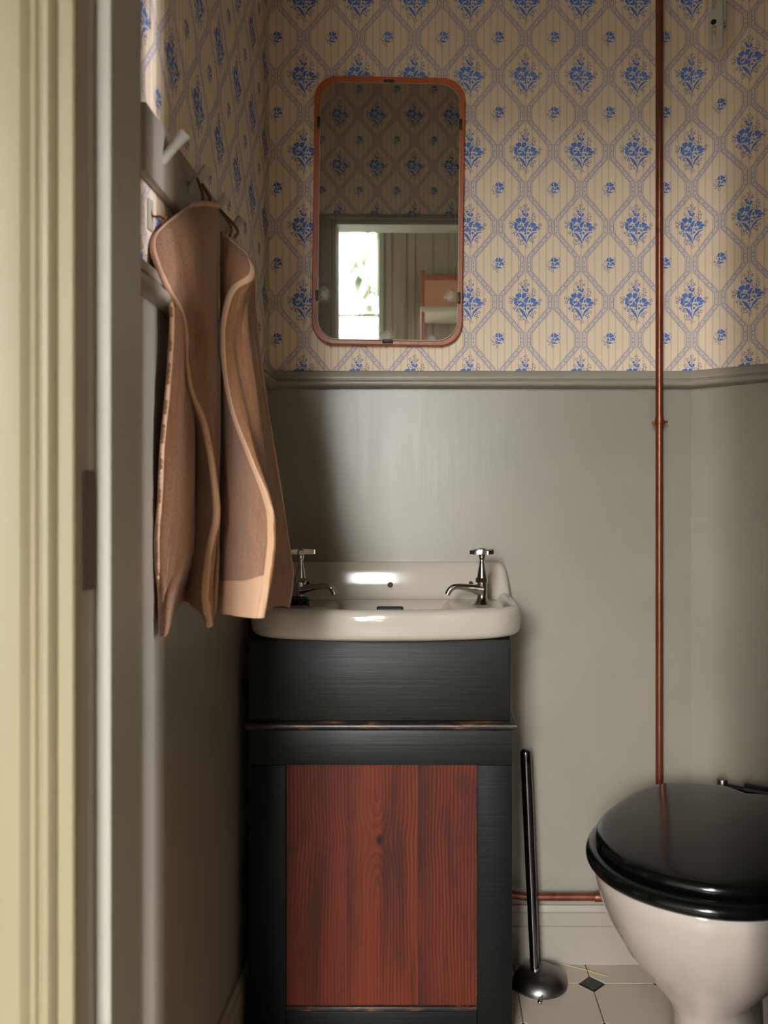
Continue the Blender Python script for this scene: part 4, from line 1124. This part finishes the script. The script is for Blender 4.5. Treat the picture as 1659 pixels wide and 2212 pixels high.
# ------------------------------------------------------------------ a straw on the floor
a_, c_ = P(1213, 2084, 0), P(1312, 2110, 0)
ya, yc = F / (2085 - CY), F / (2110 - CY)
s0 = Vector(((1214 - CX) * ya / F, ya, 0.0035)); s1 = Vector(((1312 - CX) * yc / F, yc, 0.0012))
ss = rebase(MB().tube([s0, s0.lerp(s1, 0.5) + Vector((0.0006, 0, 0.0004)), s1], 0.00075, 6).build('straw', M['straw'], smooth=60), s0)
tag(ss, 'single dry yellow straw lying on the tiles by the skirting', 'straw')

# ------------------------------------------------------------------ things in the hall that the mirror shows
chx0, chx1, CYW = -0.047, 0.283, HALL_Y + 0.10
CT, CM, CC, CS = 2.608, 2.581, 2.334, 2.285
chair = empty('cane_chair', ((chx0 + chx1) / 2, CYW + 0.12, CS - 0.42), label='cane-backed chair hung high on the boarded hall wall, seen in the mirror', cat='chair')
for x_ in (chx0 + 0.012, chx1 - 0.012):
    MB().tube([(x_, CYW, CS - 0.42), (x_, CYW, CT)], [0.012, 0.013], 10).build('back_post', M['chair_wood'], chair, smooth=50)
    MB().tube([(x_, CYW + 0.28, CS - 0.42), (x_, CYW + 0.28, CS)], [0.011, 0.014], 10).build('leg', M['chair_wood'], chair, smooth=50)
MB().box((chx0 + 0.01, CYW - 0.014, CM - 0.035), (chx1 - 0.01, CYW + 0.014, CM), 0.007, 2).build('top_rail', M['chair_wood'], chair, smooth=40)
MB().box((chx0 + 0.01, CYW - 0.012, CC), (chx1 - 0.01, CYW + 0.012, CC + 0.02), 0.004, 2).build('lower_rail', M['chair_wood'], chair, smooth=40)
cn = MB()
nn = 15
for k in range(nn + 1):
    x_ = chx0 + 0.02 + (chx1 - chx0 - 0.04) * k / nn; cn.box((x_ - 0.0066, CYW - 0.003, CC + 0.01), (x_ + 0.0066, CYW - 0.0005, CM - 0.02))
for k in range(12):
    z_ = CC + 0.015 + (CM - CC - 0.04) * k / 11; cn.box((chx0 + 0.018, CYW - 0.0005, z_ - 0.0066), (chx1 - 0.018, CYW + 0.002, z_ + 0.0066))
cn.build('cane_panel', M['cane'], chair)
MB().box((chx0, CYW - 0.02, CS - 0.03), (chx1, CYW + 0.295, CS + 0.012), 0.014, 3).build('seat', M['cushion'], chair, smooth=50)

# garden seen through the hall window
def leaf_mesh(name):
    m = MB()
    pr = [(0, 0), (0.32, 0.16), (0.62, 0.22), (0.85, 0.14), (1.0, 0)]
    up = [Vector((x_, y_, 0.02 * math.sin(x_ * 3))) for x_, y_ in pr]; dn = [Vector((x_, -y_, 0.02 * math.sin(x_ * 3))) for x_, y_ in pr]
    md = [Vector((x_, 0, -0.04 * math.sin(x_ * math.pi))) for x_, y_ in pr]
    m.grid([up, md, dn])
    bmesh.ops.remove_doubles(m.bm, verts=m.bm.verts, dist=1e-5)
    me = bpy.data.meshes.new(name); m.bm.to_mesh(me); m.bm.free(); me.materials.append(M['leaf']); me.shade_smooth()
    return me
LEAF = leaf_mesh('leaf')
tree = empty('garden_tree', (-0.10, -3.2, -0.42), label='leafy garden tree outside the hall window, seen in the mirror', cat='tree')
stem = [(0.10, -3.3, -0.42), (0.10, -3.25, 1.2), (0.05, -3.2, 2.8), (-0.20, -3.05, 3.40), (-0.42, -2.95, 3.20), (-0.47, -2.9, 2.75), (-0.46, -2.9, 2.25)]
sp = [spline([Vector(q_) for q_ in stem], k / 48) for k in range(49)]
MB().tube(sp, [0.05 - 0.047 * min(k / 36, 1) for k in range(49)], 10).build('trunk', M['bark'], tree, smooth=60)
rnd = random.Random(11)
for k in range(60):
    base_ = sp[28 + int(20 * rnd.random())]
    o = bpy.data.objects.new('leaf', LEAF); COL.objects.link(o); o.parent = tree
    sc_ = rnd.uniform(0.15, 0.23)
    pos = base_ + Vector((rnd.uniform(-0.10, 0.10), rnd.uniform(-0.08, 0.08), rnd.uniform(-0.12, 0.12)))
    o.matrix_local = Matrix.Translation(pos - WM[tree.name].translation) @ Euler((rnd.uniform(-0.6, 0.6), rnd.uniform(0.6, 2.2), rnd.uniform(0, 6.28))).to_matrix().to_4x4() @ Matrix.Scale(sc_, 4)
hd = MB()
for k in range(2600):
    p_ = Vector((rnd.uniform(-4.2, 1.2), -9.6 + rnd.uniform(-0.5, 0.5), rnd.uniform(-0.4, 2.45) + rnd.uniform(0, 0.25) * rnd.random()))
    s_ = rnd.uniform(0.08, 0.17)
    E_ = Euler((rnd.uniform(0, 6.3), rnd.uniform(0, 6.3), rnd.uniform(0, 6.3))).to_matrix()
    hd.face([p_ + E_ @ Vector(q_) * s_ for q_ in ((-1, 0, 0), (-0.3, 0.5, 0.1), (0.6, 0.4, 0), (1, 0, -0.1), (0.5, -0.45, 0), (-0.4, -0.5, 0.1))])
hg = rebase(hd.build('garden_hedge', M['leaf']), (-1.5, -9.6, -0.42))
tag(hg, 'clipped green garden hedge beyond the hall window, seen in the mirror', 'hedge', kind='stuff')
